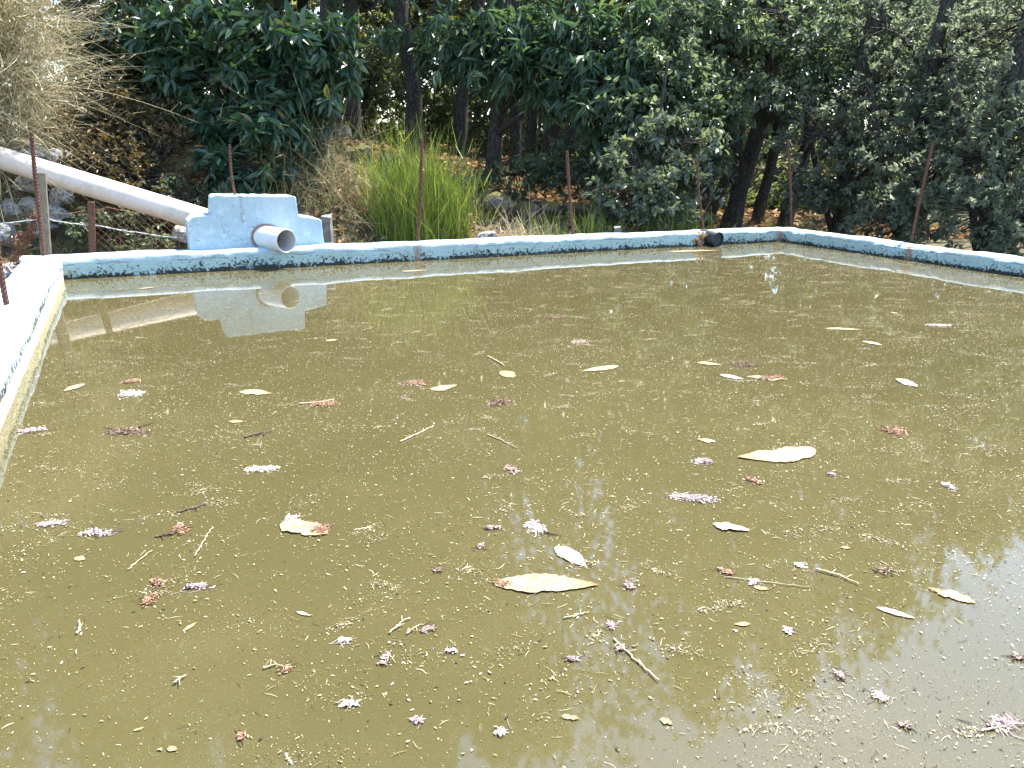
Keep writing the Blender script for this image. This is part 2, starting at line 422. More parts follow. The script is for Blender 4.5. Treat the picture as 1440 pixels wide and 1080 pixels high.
# ------------------------------------------------------------------ ground
def axis_pts(lo, hi, a, b, fine):
    mid = np.arange(a, b + fine, fine)
    k = np.cumsum(fine * 1.22 ** np.arange(1, 60))
    l = a - k; l = l[l > lo]; h = mid[-1] + k; h = h[h < hi]
    return np.concatenate([[lo], l[::-1], mid, h, [hi]])
gx = axis_pts(-600, 600, -11, 14, .13); gy = axis_pts(-300, 900, -1, 20, .13)
GX, GY = np.meshgrid(gx, gy, indexing='ij')
GZ = terr(GX, GY)
nx, ny = GX.shape
ii = (np.arange(nx - 1)[:, None] * ny + np.arange(ny - 1)[None, :]).ravel()
me = mesh('ground', np.stack([GX, GY, GZ], -1).reshape(-1, 3), [np.stack([ii, ii + ny, ii + ny + 1, ii + 1], -1)], smooth=True)
tag(put('ground', me, M['soil']), 'brown sloping forest soil behind the water tank', 'ground', kind='structure')

# ------------------------------------------------------------------ water
c4 = [xyz(-.1, DN - .1, 0), xyz(SL + .1, DN - .1, 0), xyz(SL + .1, .1, 0), xyz(-.1, .1, 0)]
me = mesh('water', np.array(c4), [np.array([[0, 1, 2, 3]])])
tag(put('water', me, M['water']), 'murky olive green water filling the tank', 'water', kind='structure')

# ------------------------------------------------------------------ concrete tank: four walls and the stepped inlet block
tank = empty('concrete_tank', xyz(SL / 2, 0, 0), 'pale blue painted concrete water tank with low stained walls and a stepped inlet block', 'water tank')
def wtop(x, y):
    s, d = sd(x, y)
    return .168 - .0028 * s + .016 * (vnoise(x * 2.3 + 5, y * 2.3) - .5) + .009 * (vnoise(x * 9, y * 9 + 3) - .5)
RUST = [on_wall(587, 350, 0)[0], on_wall(1097, 326, 0)[0]]
RUSTR = []
def sweep_wall(P0, P1, inner, name, mat, rust_s=(), dz=0.0):
    """P0->P1: inner face line at water level; inner: unit vector out of the tank (across the wall)"""
    P0 = np.asarray(P0); P1 = np.asarray(P1); L = np.linalg.norm(P1 - P0); n = int(L / .022)
    t = np.linspace(0, 1, n)[:, None]
    C = P0 + (P1 - P0) * t
    prof = [(0, -.7), (0, -.02), (0, .02), (0, .05), (0, .08), (0, .11), (.001, -1.032), (.006, -1.017), (.016, -1.007), (.034, -1.001), (.07, -1), (.12, -1), (.17, -1), (.225, -1.002), (.25, -1.012), (.262, -1.03), (.268, -1.06), (WT, 0.0), (WT, -.5)]
    V = []; ru = []
    for (a, z) in prof:
        X = C[:, 0] + inner[0] * a; Y = C[:, 1] + inner[1] * a
        zt = wtop(X, Y) + dz
        Z = np.full(n, z) if z > -.99 else zt + (-(z) - 1.0) * -1.0
        k = 1.0 if z > 0 or z < -.99 else .0
        wob = .016 * (vnoise(C[:, 0] * 3 + 17, C[:, 1] * 3 + Z * 4) - .5) + .009 * (vnoise(C[:, 0] * 14, C[:, 1] * 14 + Z * 30) - .5)
        X = X + inner[0] * wob * k; Y = Y + inner[1] * wob * k
        V.append(np.stack([X, Y, Z], -1))
        r = np.zeros(n)
        for (sr, wd) in rust_s:
            along = (C - P0) @ ((P1 - P0) / L)
            r = np.maximum(r, np.clip(1.4 - np.abs(along - sr) / wd, 0, 1) * (1 if a < .03 else .25))
        ru.append(r)
    m = len(prof)
    V = np.stack(V, 1).reshape(-1, 3); ru = np.stack(ru, 1).ravel()
    i = (np.arange(n - 1)[:, None] * m + np.arange(m - 1)[None]).ravel()
    q = np.stack([i, i + 1, i + m + 1, i + m], -1)
    caps = [np.arange(m)[None], (np.arange(m)[::-1] + (n - 1) * m)[None]]
    me = mesh(name, V, [q] + caps, smooth=True, vattrs={'rust': ru})
    b = bmesh.new(); b.from_mesh(me); bmesh.ops.recalc_face_normals(b, faces=b.faces); b.to_mesh(me); b.free()
    return put(name, me, mat, tank)
v2 = lambda s, d: np.array(xy(s, d))
sweep_wall(v2(-WT, 0), v2(SL + WT, 0), UD, 'tank_wall', M['paint'], [(RUST[0] + WT, .035), (RUST[1] + WT, .05)])
sweep_wall(v2(0, .02), v2(0, DN - WT), -US, 'tank_wall', M['paint_cream'], dz=-.002)
rr = atz(1268, 355, .08)
sweep_wall(v2(SL, .02), v2(SL, DN - WT), US, 'tank_wall', M['paint'], [(-sd(rr[0], rr[1])[1] + .02, .045)], dz=-.002)
sweep_wall(v2(-.02, DN), v2(SL + .02, DN), -UD, 'tank_wall', M['paint'], dz=-.004)

# stepped block on the back wall
BF = .165; BD = .30
s0, _ = on_wall(267, 335, BF); s1, _ = on_wall(454, 330, BF)
a0, za = on_wall(298, 276, BF); a1, zb = on_wall(416, 277, BF)
_, zl = on_wall(267, 314, BF); _, zr = on_wall(452, 310, BF)
am0, zlm = on_wall(298, 303, BF); am1, zrm = on_wall(420, 304, BF)
outl = [(s0 - .01, .10), (s0 - .004, zl + .012), (s0 + .045, zlm - .004), (am0 - .008, zlm), (am0 - .003, zlm + .012), (a0 - .002, za - .01), (a0 + .02, za + .006), (a1 - .02, zb + .004), (a1, zb - .004), (am1 - .004, zrm + .014), (am1 + .006, zrm + .004), (s1 - .03, zr + .012), (s1 - .004, zr), (s1 + .004, .19), (s1 + .05, .10)]
b = bmesh.new()
vs = [b.verts.new(xyz(s, BF, z)) for s, z in outl]
f = b.faces.new(vs)
r = bmesh.ops.extrude_face_region(b, geom=[f])
bmesh.ops.translate(b, vec=Vector((UD[0] * BD, UD[1] * BD, 0)), verts=[e for e in r['geom'] if isinstance(e, bmesh.types.BMVert)])
bmesh.ops.recalc_face_normals(b, faces=b.faces)
bmesh.ops.bevel(b, geom=[e for e in b.edges], offset=.004, segments=1, affect='EDGES')
bmesh.ops.triangulate(b, faces=b.faces)
for _ in range(6):
    ed = [e for e in b.edges if e.calc_length() > .026]
    if not ed: break
    bmesh.ops.subdivide_edges(b, edges=ed, cuts=1)
    bmesh.ops.triangulate(b, faces=[f for f in b.faces if len(f.verts) > 3])
for v in b.verts:
    k = mnoise.noise(v.co * 9) * .005 + mnoise.noise(v.co * 30) * .004
    v.co += Vector((k * UD[0], k * UD[1], mnoise.noise(v.co * 22 + Vector((5, 5, 5))) * .006))
for f in b.faces: f.smooth = True
me = bpy.data.meshes.new('inlet_block'); b.to_mesh(me); b.free(); me.set_sharp_from_angle(angle=R(38))
sx = on_wall(339, 290, BF)[0]
at = me.attributes.new('rust', 'FLOAT', 'POINT')
rv = []
for v in me.vertices:
    s, d = sd(v.co.x, v.co.y); z = v.co.z
    rv.append(max(0, 1 - abs(s - sx - .005 * math.sin(z * 70)) / .016) * (1 if z > .38 else 0) * .8)
at.data.foreach_set('value', rv)
put('inlet_block', me, M['paint'], tank)

# ------------------------------------------------------------------ inlet pipe: long run, spout through the block, mortar collar
MO = aty(403, 339, 6.50)
pd = np.array([.78, -.625])
def on_plane(px, py, P, dirn):
    nrm = np.array([-dirn[1], dirn[0]]); r = ray(px, py)
    k = (P[:2] @ nrm) / (r[:2] @ nrm)
    return CAMP + r * k
CO = on_plane(354, 330, MO, pd)
PR = .098
pipe = empty('inlet_pipe', CO, 'long white plastic pipe slanting down through the blue block to an open spout', 'pipe')
BK = CO + (CO - MO) / np.linalg.norm(CO - MO) * .12
FAR = aty(0, 224, 7.45)
run = BK - FAR
EXT = FAR - run / np.linalg.norm(run) * 2.2
PV = np.linspace(0, 1, 40)[:, None]
mb = MB(); sag = -.0 * np.sin(PV * math.pi) * np.array([0, 0, 1.0])
mb.tube(EXT + (BK - EXT) * PV + sag + np.array([0, 0, .012]), PR + .006, 36)
mb.build('pipe_run', M['pvc'], pipe, smooth=True)
def hollow(A, B, ro, ri, seg=40):
    A = np.asarray(A); B = np.asarray(B); ax = (B - A) / np.linalg.norm(B - A)
    N = np.cross(ax, [0, 0, 1.0]); N /= np.linalg.norm(N); Q = np.cross(ax, N)
    an = np.arange(seg) * 2 * math.pi / seg
    ring = np.cos(an)[:, None] * N + np.sin(an)[:, None] * Q
    o = [A + ring * ro, B - ax * .003 + ring * ro, B + ring * (ro - .002), B + ring * (ri + .002), B - ax * .003 + ring * ri]
    inn = [B - ax * .003 + ring * ri, A + ring * ri]
    def quads(L):
        j = np.arange(seg); k = (j + 1) % seg
        return np.concatenate([np.stack([i * seg + j, i * seg + k, (i + 1) * seg + k, (i + 1) * seg + j], -1) for i in range(L - 1)])
    return np.concatenate(o), quads(5), np.concatenate(inn), quads(2)
vo_, qo_, vi_, qi_ = hollow(BK, MO, PR, PR - .007)
sp_ = put('spout', mesh('spout', vo_, [qo_], smooth=True), M['spout'], pipe)
li = put('pipe_lining', mesh('pipe_lining', vi_, [qi_], smooth=True), M['spout_in'], sp_)
mb = MB(); mb.tube([BK + (MO - BK) * .02, BK + (MO - BK) * .03], PR - .006, 24); mb.build('pipe_bottom', M['spout_in'], sp_)
# collar: rough mortar ring on the block face
mb = MB(); ax = (MO - CO) / np.linalg.norm(MO - CO)
g = np.random.default_rng(5); an = np.linspace(0, 2 * math.pi, 60)
ell = []
for t in an:
    # ring where the pipe's surface crosses the block face
    N = np.cross(ax, [0, 0, 1.0]); N /= np.linalg.norm(N); Q = np.cross(ax, N)
    p = CO + (math.cos(t) * N + math.sin(t) * Q) * (PR + .004)
    dd = sd(p[0], p[1])[1]; k = (dd - (BF - .004)) / -(ax[:2] @ UD)
    ell.append(p + ax * k)
rad = .010 + .006 * np.array([vnoise(5 * math.cos(t) + 9, 5 * math.sin(t) + 9) for t in an]) + .008 * np.clip(np.cos(an - math.pi), 0, 1)
mb.tube(np.array(ell), rad, 8, cap=False, jitter=.5, seed=3)
mb.build('mortar_collar', M['mortar'], pipe, smooth=True)

# overflow pipe near the far corner
os_, oz_ = on_wall(1000, 336, 0)
OV = xyz(os_, 0, .085)
od = np.array([.66, -.75, -.02])
ov = empty('overflow_pipe', OV, 'short black overflow pipe stub poking from the wall near the far corner', 'pipe')
vo_, qo_, vi_, qi_ = hollow(OV - od * .12, aty(1010, 337, OV[1] - .13), .082, .074, 32)
put('pipe_stub', mesh('pipe_stub', np.concatenate([vo_, vi_]), [qo_, qi_ + len(vo_)], smooth=True), M['black'], ov)
mb = MB(); e = aty(1010, 337, OV[1] - .13); dx = (e - (OV - od * .12)); dx /= np.linalg.norm(dx)
mb.tube([e - dx * .028, e - dx * .02], .0745, 24); mb.build('bore_shade_disc', M['black'], ov)  # black disc stands in for the shade inside the stub's open mouth

# ------------------------------------------------------------------ rebar posts
REB = [((10, 431), (-14, 250), 'ribbed rusty rebar standing on the left wall nearest the camera', .158),
       ((62, 360), (44, 186), 'ribbed rusty rebar at the left back corner in front of the wooden post', .163),
       ((331, 271), (323, 203), 'short thin rusty rebar rising from the top of the blue inlet block', None),
       ((587, 339), (593, 195), 'straight rusty rebar in front of the green broom', .155),
       ((793, 328), (797, 211), 'rusty rebar in front of the mossy stones and grass tufts', .15),
       ((968, 320), (980, 222), 'thin leaning rusty rebar beside the black overflow pipe', .148),
       ((1096, 316), (1108, 196), 'rusty rebar at the far right corner of the tank', .148),
       ((1282, 338), (1312, 200), 'rusty rebar leaning to the right on the right hand wall', .148)]
for i, (bp, tp, lab, z) in enumerate(REB):
    if z is None:
        B = xyz(on_wall(331, 275, BF + .1)[0], BF + .12, za - .02)
    else:
        B = atz(bp[0], bp[1], z) - np.array([0, 0, .01])
        if i in (3, 4, 5, 6):
            q, dd = sd(B[0], B[1]); B = xyz(q, min(max(dd, .1), .2), z - .01)
        if i == 1: 
            q, dd = sd(B[0], B[1])
    T = aty(tp[0], tp[1], B[1])
    r_ = .0165 if i not in (5, 2) else .012
    n = int(np.linalg.norm(T - B) / .0125)
    t = np.linspace(0, 1, n)[:, None]
    g = np.random.default_rng(60 + i)
    bend = np.sin(t * math.pi) * np.array([g.normal() * .012, 0, 0])
    mb = MB(); mb.tube(B + (T - B) * t + bend, np.where(np.arange(n) % 2, r_, r_ * .80), 8)
    o = mb.build('rebar_post', M['rust'], None)
    tag(o, lab, 'rebar', 'rusty rebar posts along the tank walls')

# ------------------------------------------------------------------ wire fence behind the left end of the back wall
fence = empty('wire_fence', xyz(.3, .42, 0), 'wire fence with chain link mesh on a wooden and a rusty post below the pipe', 'fence')
def fp(px, py, d=.42):
    s, z = on_wall(px, py, d); return xyz(s, d, z)
def square_post(bt, tp, hw, name, mat, g=0):
    B = np.asarray(bt); T = np.asarray(tp); mb = MB(); P = np.linspace(0, 1, 12)[:, None]
    e = np.random.default_rng(g)
    ring = np.array([[-1, -1], [-.85, -1.06], [.9, -1], [1, -.8], [1, .9], [.8, 1], [-1, 1]]) * hw
    V = []
    for k in range(12):
        c = B + (T - B) * P[k]; j = 1 + .06 * (e.random() - .5)
        for a, q in ring: V.append(c + j * np.array([US[0] * a + UD[0] * q, US[1] * a + UD[1] * q, .3 * hw * (e.random() - .5) if k == 11 else 0]))
    m = 7; i = np.arange(11)[:, None] * m; j = np.arange(m)[None]; kk = (j + 1) % m
    mb.add(V, [np.stack([i + j, i + kk, i + kk + m, i + j + m], -1).reshape(-1, 4), np.arange(7)[::-1][None], (np.arange(7) + 77)[None]])
    return mb.build(name, mat, fence)
square_post(fp(67, 385, .40), fp(57, 243, .40), .036, 'wooden_post', M['wood'], 1)
square_post(fp(131, 380, .40), fp(128, 284, .40), .026, 'steel_post', M['rust'], 2)
def strand(pts, r, name, mat, twist=True, par=fence, seed=0):
    P = np.array(pts); n = 90
    t = np.linspace(0, len(P) - 1, n); Q = np.stack([np.interp(t, np.arange(len(P)), P[:, k]) for k in range(3)], -1)
    g = np.random.default_rng(seed)
    Q[:, 2] += .006 * (vnoise(t * 9 + seed, t * 0) - .5) - .012 * np.abs(np.sin(t * math.pi))
    mb = MB()
    if twist:
        ph = np.arange(n) * .9
        off = np.stack([np.zeros(n), np.cos(ph), np.sin(ph)], -1) * r
        mb.tube(Q + off, r, 5); mb.tube(Q - off, r, 5)
        for k in range(9, n - 5, 15):
            for s_ in (-1, 1):
                mb.tube([Q[k] + np.array([.012 * s_, 0, -.02]), Q[k], Q[k] + np.array([-.012 * s_, .004, .02])], r * .7, 4)
    else:
        mb.tube(Q, r, 5)
    return mb.build(name, mat, par)
strand([fp(-60, 318), fp(62, 307), fp(130, 316), fp(268, 336)], .0032, 'barbed_wire', M['wire'], seed=1)
strand([fp(80, 300), fp(128, 294), fp(150, 291), fp(215, 300), fp(270, 322)], .0026, 'tension_wire', M['rustwire'], False, seed=2)
mb = MB()
sA, _ = on_wall(132, 330, .42); sB = s0 + .05; zt_, zb_ = on_wall(140, 292, .42)[1], .02
stp = .055
for k in range(-12, int((sB - sA) / stp) + 14):
    for sg in (-1, 1):
        P = []
        for t in np.linspace(0, 1, 14):
            z = zb_ + (zt_ - zb_) * t; s_ = sA + k * stp + sg * (z - zb_) * .9
            lim = zt_ - .33 * max(0, (s_ - sA - .25))
            if sA <= s_ <= sB and z <= lim: P.append(xyz(s_, .42 + .006 * math.sin(s_ * 9), z))
        if len(P) > 2: mb.tube(np.array(P), .0011, 4, cap=False)
for x_ in (168, 212, 250):
    mb.tube([fp(x_, 322), fp(x_ + 3, 356)], .0028, 5)
mb.build('chain_link', M['rustwire'], fence)
# tangled rusty wire by the left post
g = np.random.default_rng(12); mb = MB()
for k in range(9):
    ctrl = np.stack([np.interp(np.linspace(0, 1, 40), [0, .4, .7, 1], [22 + g.normal() * 3, 30 + g.normal() * 5, 44 + g.normal() * 3, 48 + g.normal() * 3]),
                     np.interp(np.linspace(0, 1, 40), [0, .4, .7, 1], [375 + g.normal() * 5, 340 + g.normal() * 4, 326 + g.normal() * 5, 300 + g.normal() * 4])], -1)
    P = np.array([fp(a, c_, .46) for a, c_ in ctrl])
    P += .028 * np.stack([np.sin(np.arange(40) * 1.1 + k), np.cos(np.arange(40) * .9 + k * 2), np.sin(np.arange(40) * .8 + k * 3)], -1)
    mb.tube(P, .0035, 5)
tag(mb.build('wire_tangle', M['rustwire'], None), 'tangle of rusty brown wire hanging beside the left wooden post', 'wire')

# ------------------------------------------------------------------ stones
def stone_wall(name, label, pts, h, mat, sz, seed, sub=3, cap=None, depth=2):
    g = np.random.default_rng(seed); mb = MB(); pts = np.array(pts)
    L = np.concatenate([[0], np.cumsum(np.linalg.norm(np.diff(pts, axis=0), axis=1))])
    z = 0.0; row = 0
    while z < h:
        x = g.uniform(0, sz); rh = sz * g.uniform(.55, .8)
        while x < L[-1]:
            wdt = sz * g.uniform(.6, 1.35)
            c = np.array([np.interp(x, L, pts[:, k]) for k in range(2)])
            zz = terr(c[0], c[1]) - .1 + z + rh * .5 + g.normal() * .02
            loc = h if cap is None else np.interp(x, np.linspace(0, L[-1], len(cap)), cap)
            if z < loc:
                V, Fc = lump([c[0] + g.normal() * .03, c[1] + g.normal() * .04, zz], [wdt * .60, sz * .55, rh * .66], g, sub=sub)
                mb.add(V, [Fc], g.random())
            x += wdt
        z += rh; row += 1
    o = mb.build(name, mat, None)
    return tag(o, label, 'stone wall')
stone_wall('dry_stone_wall', 'grey dry stone retaining wall under the white pipe beside the wooden post', [aty(-150, 300, 7.75)[:2], aty(5, 300, 7.85)[:2], aty(105, 300, 8.0)[:2]], .78, M['stone'], .27, 21)
stone_wall('mossy_wall', 'tumbled mossy stone wall behind the left edge of the green broom', [aty(405, 240, 9.3)[:2], aty(470, 230, 9.5)[:2], aty(590, 220, 9.9)[:2]], .36, M['moss'], .30, 22, cap=[.2, .36, .36, .3])
stone_wall('mossy_wall', 'dark mossy stone wall behind the middle rebar and grass tufts', [aty(668, 290, 9.8)[:2], aty(770, 285, 10.1)[:2], aty(900, 280, 10.6)[:2], aty(990, 280, 11.2)[:2]], .50, M['moss'], .33, 25, cap=[.42, .36, .34, .3, .2])
def boulder(px, py, y, r, mat, name, label, cat, seed):
    g = np.random.default_rng(seed); c = aty(px, py, y)
    if mat is M['moss']: c = ground_at(px, py) + np.array([0, 0, .03])
    V, Fc = lump(c, r, g, sub=4); mb = MB(); mb.add(V, [Fc])
    tag(mb.build(name, mat, None, smooth=False), label, cat)
boulder(5, 330, 7.15, (.17, .16, .16), M['stone'], 'boulder', 'pale grey boulder at the left edge beside the rusty wire tangle', 'boulder', 1)
boulder(22, 383, 6.7, (.17, .16, .12), M['stone'], 'boulder', 'smooth grey boulder against the outer face of the left wall', 'boulder', 2)
boulder(-30, 395, 6.0, (.25, .2, .2), M['stone'], 'boulder', 'large grey boulder outside the left wall at the picture edge', 'boulder', 9)
boulder(258, 330, 7.6, (.10, .1, .12), M['stone'], 'boulder', 'small grey stone behind the fence mesh at the left foot of the inlet block', 'boulder', 3)
boulder(682, 333, 8.45, (.14, .12, .08), M['stone'], 'boulder', 'flat grey stone behind the wall to the right of the green broom', 'boulder', 4)
boulder(825, 283, 9.6, (.26, .15, .07), M['moss'], 'mossy_slab', 'yellow mossed slab tilted behind the middle rebar', 'stone', 5)
boulder(345 + 140, 216, 9.15, (.20, .13, .06), M['moss'], 'mossy_slab', 'pale mossed slab in front of the left mossy wall', 'stone', 6)
def stub(px, y, top, hw, mat, label, seed):
    T = aty(px, top, y); B = np.array([T[0], T[1], float(terr(T[0], T[1])) - .1])
    g = np.random.default_rng(seed); mb = MB()
    n = 8; V = []
    for k in range(n):
        c = B + (T - B) * k / (n - 1)
        for a, q in ((-1, -1), (1, -1), (1.05, .9), (-.95, 1)):
            V.append(c + hw * np.array([a, q, 0]) * (1 + .06 * g.normal()) + (np.array([0, 0, .01 * g.normal()]) if k == n - 1 else 0))
    i = np.arange(n - 1)[:, None] * 4; j = np.arange(4)[None]; kk = (j + 1) % 4
    mb.add(V, [np.stack([i + j, i + kk, i + kk + 4, i + j + 4], -1).reshape(-1, 4), np.array([[3, 2, 1, 0]]), (np.arange(4) + (n - 1) * 4)[None]])
    tag(mb.build('concrete_stub', mat, None), label, 'post')
stub(459, 7.6, 304, .045, M['concrete'], 'short grey concrete post just right of the blue inlet block', 1)
stub(868, 8.75, 319, .035, M['concrete'], 'tiny grey post stump behind the wall right of the middle rebar', 2)

# ------------------------------------------------------------------ foliage machinery
def unit(a): return a / (np.linalg.norm(a, axis=-1, keepdims=True) + 1e-12)
def leaf_geo(P, D, N, L, W, fold=.25, droop=.15):
    """six-point leaf folded along its rib: two quads each"""
    D = unit(D); N = unit(N - D * np.sum(N * D, -1, keepdims=True)); S = np.cross(D, N)
    L = L[:, None]; W = W[:, None]
    def pt(u, w_, lift): return P + D * L * u + S * W * w_ + N * (lift * W) - N * L * droop * u * u
    V = np.stack([pt(0, 0, 0), pt(.30, .5, fold), pt(.66, .40, fold), pt(1, 0, 0), pt(.66, -.40, fold), pt(.30, -.5, fold)], 1)
    n = len(P); b = np.arange(n)[:, None] * 6
    q = np.stack([b + np.array([0, 1, 2, 3]), b + np.array([0, 3, 4, 5])], 1).reshape(-1, 4)
    return V.reshape(-1, 3), q
def shade_ok(P, g, keep=.04):
    """branches stay clear of the sun on the tank, the pipe and the broom, as they do in the place; other crowns are thinned to let sun into the wood"""
    k = (P[:, 2] - .1) / math.tan(SUN_EL)
    s, d = sd(P[:, 0] - SDIR[0] * k, P[:, 1] - SDIR[1] * k)
    bad = (d < .42) & (s > -2) & (s < SL + .35)
    bad |= (d < 1.9) & (s > -3) & (s < 1.3) & (P[:, 2] > 1.6)
    bad |= (d < 1.9) & (s > 2.9) & (s < 5.0) & (P[:, 2] > 1.3)
    bad |= (d < 3.6) & (s > -4) & (s < .7) & (P[:, 2] > 3.0)
    k = (P[:, 2] - 1.5) / math.tan(SUN_EL); lx = P[:, 0] - SDIR[0] * k; ly = P[:, 1] - SDIR[1] * k
    thin = (ly < 10.7) & (P[:, 2] > 2.95) & (lx > -.9) & (lx < 10)  # upper crowns cut away from here on so sun reaches foliage and litter below
    bad |= (lx > .6) & (lx < 8.5) & (ly > 10.9) & (ly < 16.5) & (P[:, 2] > 2.8) & (g.random(len(P)) < .74)
    bad |= (lx > -2.0) & (lx < 1.0) & (ly > 7.6) & (ly < 10.4) & (P[:, 2] > 1.5) & (g.random(len(P)) < .88)
    bad |= thin
    bad |= (lx > -3.0) & (lx < .6) & (ly > 10.4) & (ly < 16.5) & (P[:, 2] > 2.6) & (g.random(len(P)) < .86)
    bad |= (lx > -6) & (lx < .3) & (ly >= 16.5) & (ly < 24) & (P[:, 2] > 4.0) & (g.random(len(P)) < .82)
    s2, d2 = sd(P[:, 0], P[:, 1])
    over = (s2 < SL + WT + .12) & (d2 < WT + .15)
    return (~bad | (g.random(len(P)) < keep)) & ~over
def foliage(blobs, g, leafL, leafW, per=9, shoot=.22, droop=.35, spread=1.0, cull=True, njit=.55):
    """blobs: (centre, radii, clusters). Shoots with leaves round each; returns leaf arrays and shoot points"""
    C = []; O = []
    for c, r, n in blobs:
        m = max(4, n // 7)
        u = unit(g.normal(size=(m, 3))) * (g.random((m, 1)) ** .45)
        q = u[g.integers(0, m, n)] + g.normal(size=(n, 3)) * .17
        C.append(np.asarray(c) + q * np.asarray(r)); O.append(q)
    C = np.concatenate(C); O = unit(np.concatenate(O) * np.array([1, 1, .6]))
    if cull:
        k = shade_ok(C, g); C, O = C[k], O[k]
    k = C[:, 2] > terr(C[:, 0], C[:, 1]) + .03
    C, O = C[k], O[k]
    n = len(C)
    A = unit(O * .7 + g.normal(size=(n, 3)) * .55 + np.array([0, 0, .05]))
    ln = shoot * (.6 + .8 * g.random(n))
    t = g.random((n, per)) ** .8
    P = C[:, None] + A[:, None] * (t * ln[:, None])[..., None]
    rad = g.normal(size=(n, per, 3)); rad -= A[:, None] * np.sum(rad * A[:, None], -1, keepdims=True); rad = unit(rad)
    D = A[:, None] * .55 + rad * spread + np.array([0, 0, -droop])
    N = np.array([0, 0, 1.0]) + g.normal(size=(n, per, 3)) * njit + A[:, None] * .2
    P = P.reshape(-1, 3); D = D.reshape(-1, 3); N = N.reshape(-1, 3)
    m = len(P); sz = .65 + .6 * g.random(m)
    V, q = leaf_geo(P, D, N, leafL * sz, leafW * sz * (.85 + .3 * g.random(m)))
    # tone: by clump and by leaf
    base = np.repeat(g.random(n), per) * .55 + g.random(m) * .45
    return V, q, np.repeat(base, 2), C, A, ln
def smooth_path(P, n):
    P = np.array(P, float)
    for _ in range(3):
        Q = [P[0]]
        for a, b_ in zip(P[:-1], P[1:]): Q += [a * .75 + b_ * .25, a * .25 + b_ * .75]
        Q.append(P[-1]); P = np.array(Q)
    L = np.concatenate([[0], np.cumsum(np.linalg.norm(np.diff(P, axis=0), axis=1))])
    t = np.linspace(0, L[-1], n)
    return np.stack([np.interp(t, L, P[:, k]) for k in range(3)], -1)
def limb(mb, A, B, r0, r1, g, wob=.12, seg=7, n=10):
    A = np.asarray(A, float); B = np.asarray(B, float); L = np.linalg.norm(B - A)
    mid = [A + (B - A) * t + g.normal(size=3) * wob * L * .5 + np.array([0, 0, .08 * L * math.sin(t * math.pi)]) for t in (.33, .66)]
    P = smooth_path([A] + mid + [B], n)
    mb.tube(P, np.linspace(r0, r1, n), seg, jitter=.25, seed=int(g.integers(1e6)))
    return P

TREES = []
def tree(name, label, path, r0, blobs, leaf, mat, group=None, per=9, shoot=.22, droop=.35, seed=0, cat='tree', twigs=.25, cull=True, spread=1.0, r_top=.35, seg=12, stems=(), lowlimb=1.2):
    """path: trunk points from the ground up; blobs: foliage masses (centre, radii, clusters)"""
    g = np.random.default_rng(seed + 1000)
    path = [np.asarray(p, float) for p in path]
    base = path[0].copy(); base[2] = float(terr(base[0], base[1])); path[0][2] = base[2] - .15
    root = empty(name, base, label, cat, group)
    mb = MB(); n = 26
    P = smooth_path(path, n); rad = np.linspace(1, r_top, n) * r0
    rad[:4] *= np.array([1.28, 1.15, 1.07, 1.02])
    P[:, :2] += .25 * r0 * np.stack([vnoise(np.arange(n) * .5 + seed, np.zeros(n)) - .5, vnoise(np.arange(n) * .5, np.full(n, seed + .5)) - .5], -1)
    mb.tube(P, rad, seg, jitter=.22, seed=seed)
    for sp in stems:
        Q = smooth_path(sp[0], 18); mb.tube(Q, np.linspace(sp[1], sp[1] * .5, 18), 9, jitter=.25, seed=seed + 5)
    out = foliage(blobs, g, leaf[0], leaf[1], per, shoot, droop, spread, cull, .55 if mat.startswith('chest') else 1.0)
    V, q, rn, C, A, ln = out
    # limbs to each mass
    tips = []
    for c, r, k in blobs:
        c = np.asarray(c)
        if np.sum(np.all(np.abs(C - c) < np.asarray(r) * 1.1, axis=1)) < max(6, .3 * k): continue
        hgt = c[2] - .45 * np.linalg.norm(c[:2] - P[-1, :2])
        j = int(np.argmin(np.abs(P[:, 2] - min(max(hgt, base[2] + lowlimb * .6), P[-1, 2]))))
        rr_ = min(rad[j] * .5, .045, .012 + .004 * math.sqrt(k))
        tips.append(limb(mb, P[j], c, rr_, rr_ * .2, g))
    tips = np.concatenate(tips) if tips else P
    # twigs to a share of the shoots
    pick = np.where(g.random(len(C)) < twigs)[0]
    for i in pick:
        dd = np.linalg.norm(tips - C[i], axis=1); j = int(np.argmin(dd))
        if dd[j] > 2.2: continue
        m = (tips[j] + C[i]) / 2 + g.normal(size=3) * .1 * dd[j]
        mb.tube([tips[j], m, C[i], C[i] + A[i] * ln[i]], [.010, .007, .004, .002], 4, cap=False)
    mb.build('trunk', M['bark'], root, smooth=True)
    me = mesh('crown', V, [q], {'rnd': rn})
    put('crown', me, M[mat], root)
    return root
def B(px, py, y, hw, hh, n, dy=None):
    """a foliage mass seen at (px,py), y metres out, hw/hh in picture px"""
    c = aty(px, py, y); k = np.linalg.norm(c - CAMP) / F
    return (c, (hw * k, dy if dy else max(.35, .7 * hw * k), hh * k), n)
def T(px, py, y): return aty(px, py, y)

# upper crowns -------------------------------------------------
def crown(x, y, z0, z1, r, n, g):
    """a few masses filling a crown between z0 and z1"""
    n = int(n * 2.2); out = []; k = max(5, int(n / 150))
    for i in range(k):
        a = g.uniform(0, 2 * math.pi); rr_ = r * math.sqrt(g.random()) * .75
        t = (i + g.random()) / k
        z = z0 + (z1 - z0) * t; sh = math.sin(math.pi * (.18 + .74 * t))
        out.append((np.array([x + math.cos(a) * rr_ * sh, y + math.sin(a) * rr_ * sh, z]), np.array([.55 * r * sh + .25, .55 * r * sh + .25, .13 * (z1 - z0) + .25]), int(n / k)))
    return out
G0 = np.random.default_rng(77)
CH, OK_, SM = (.19, .052), (.09, .046), (.066, .031)

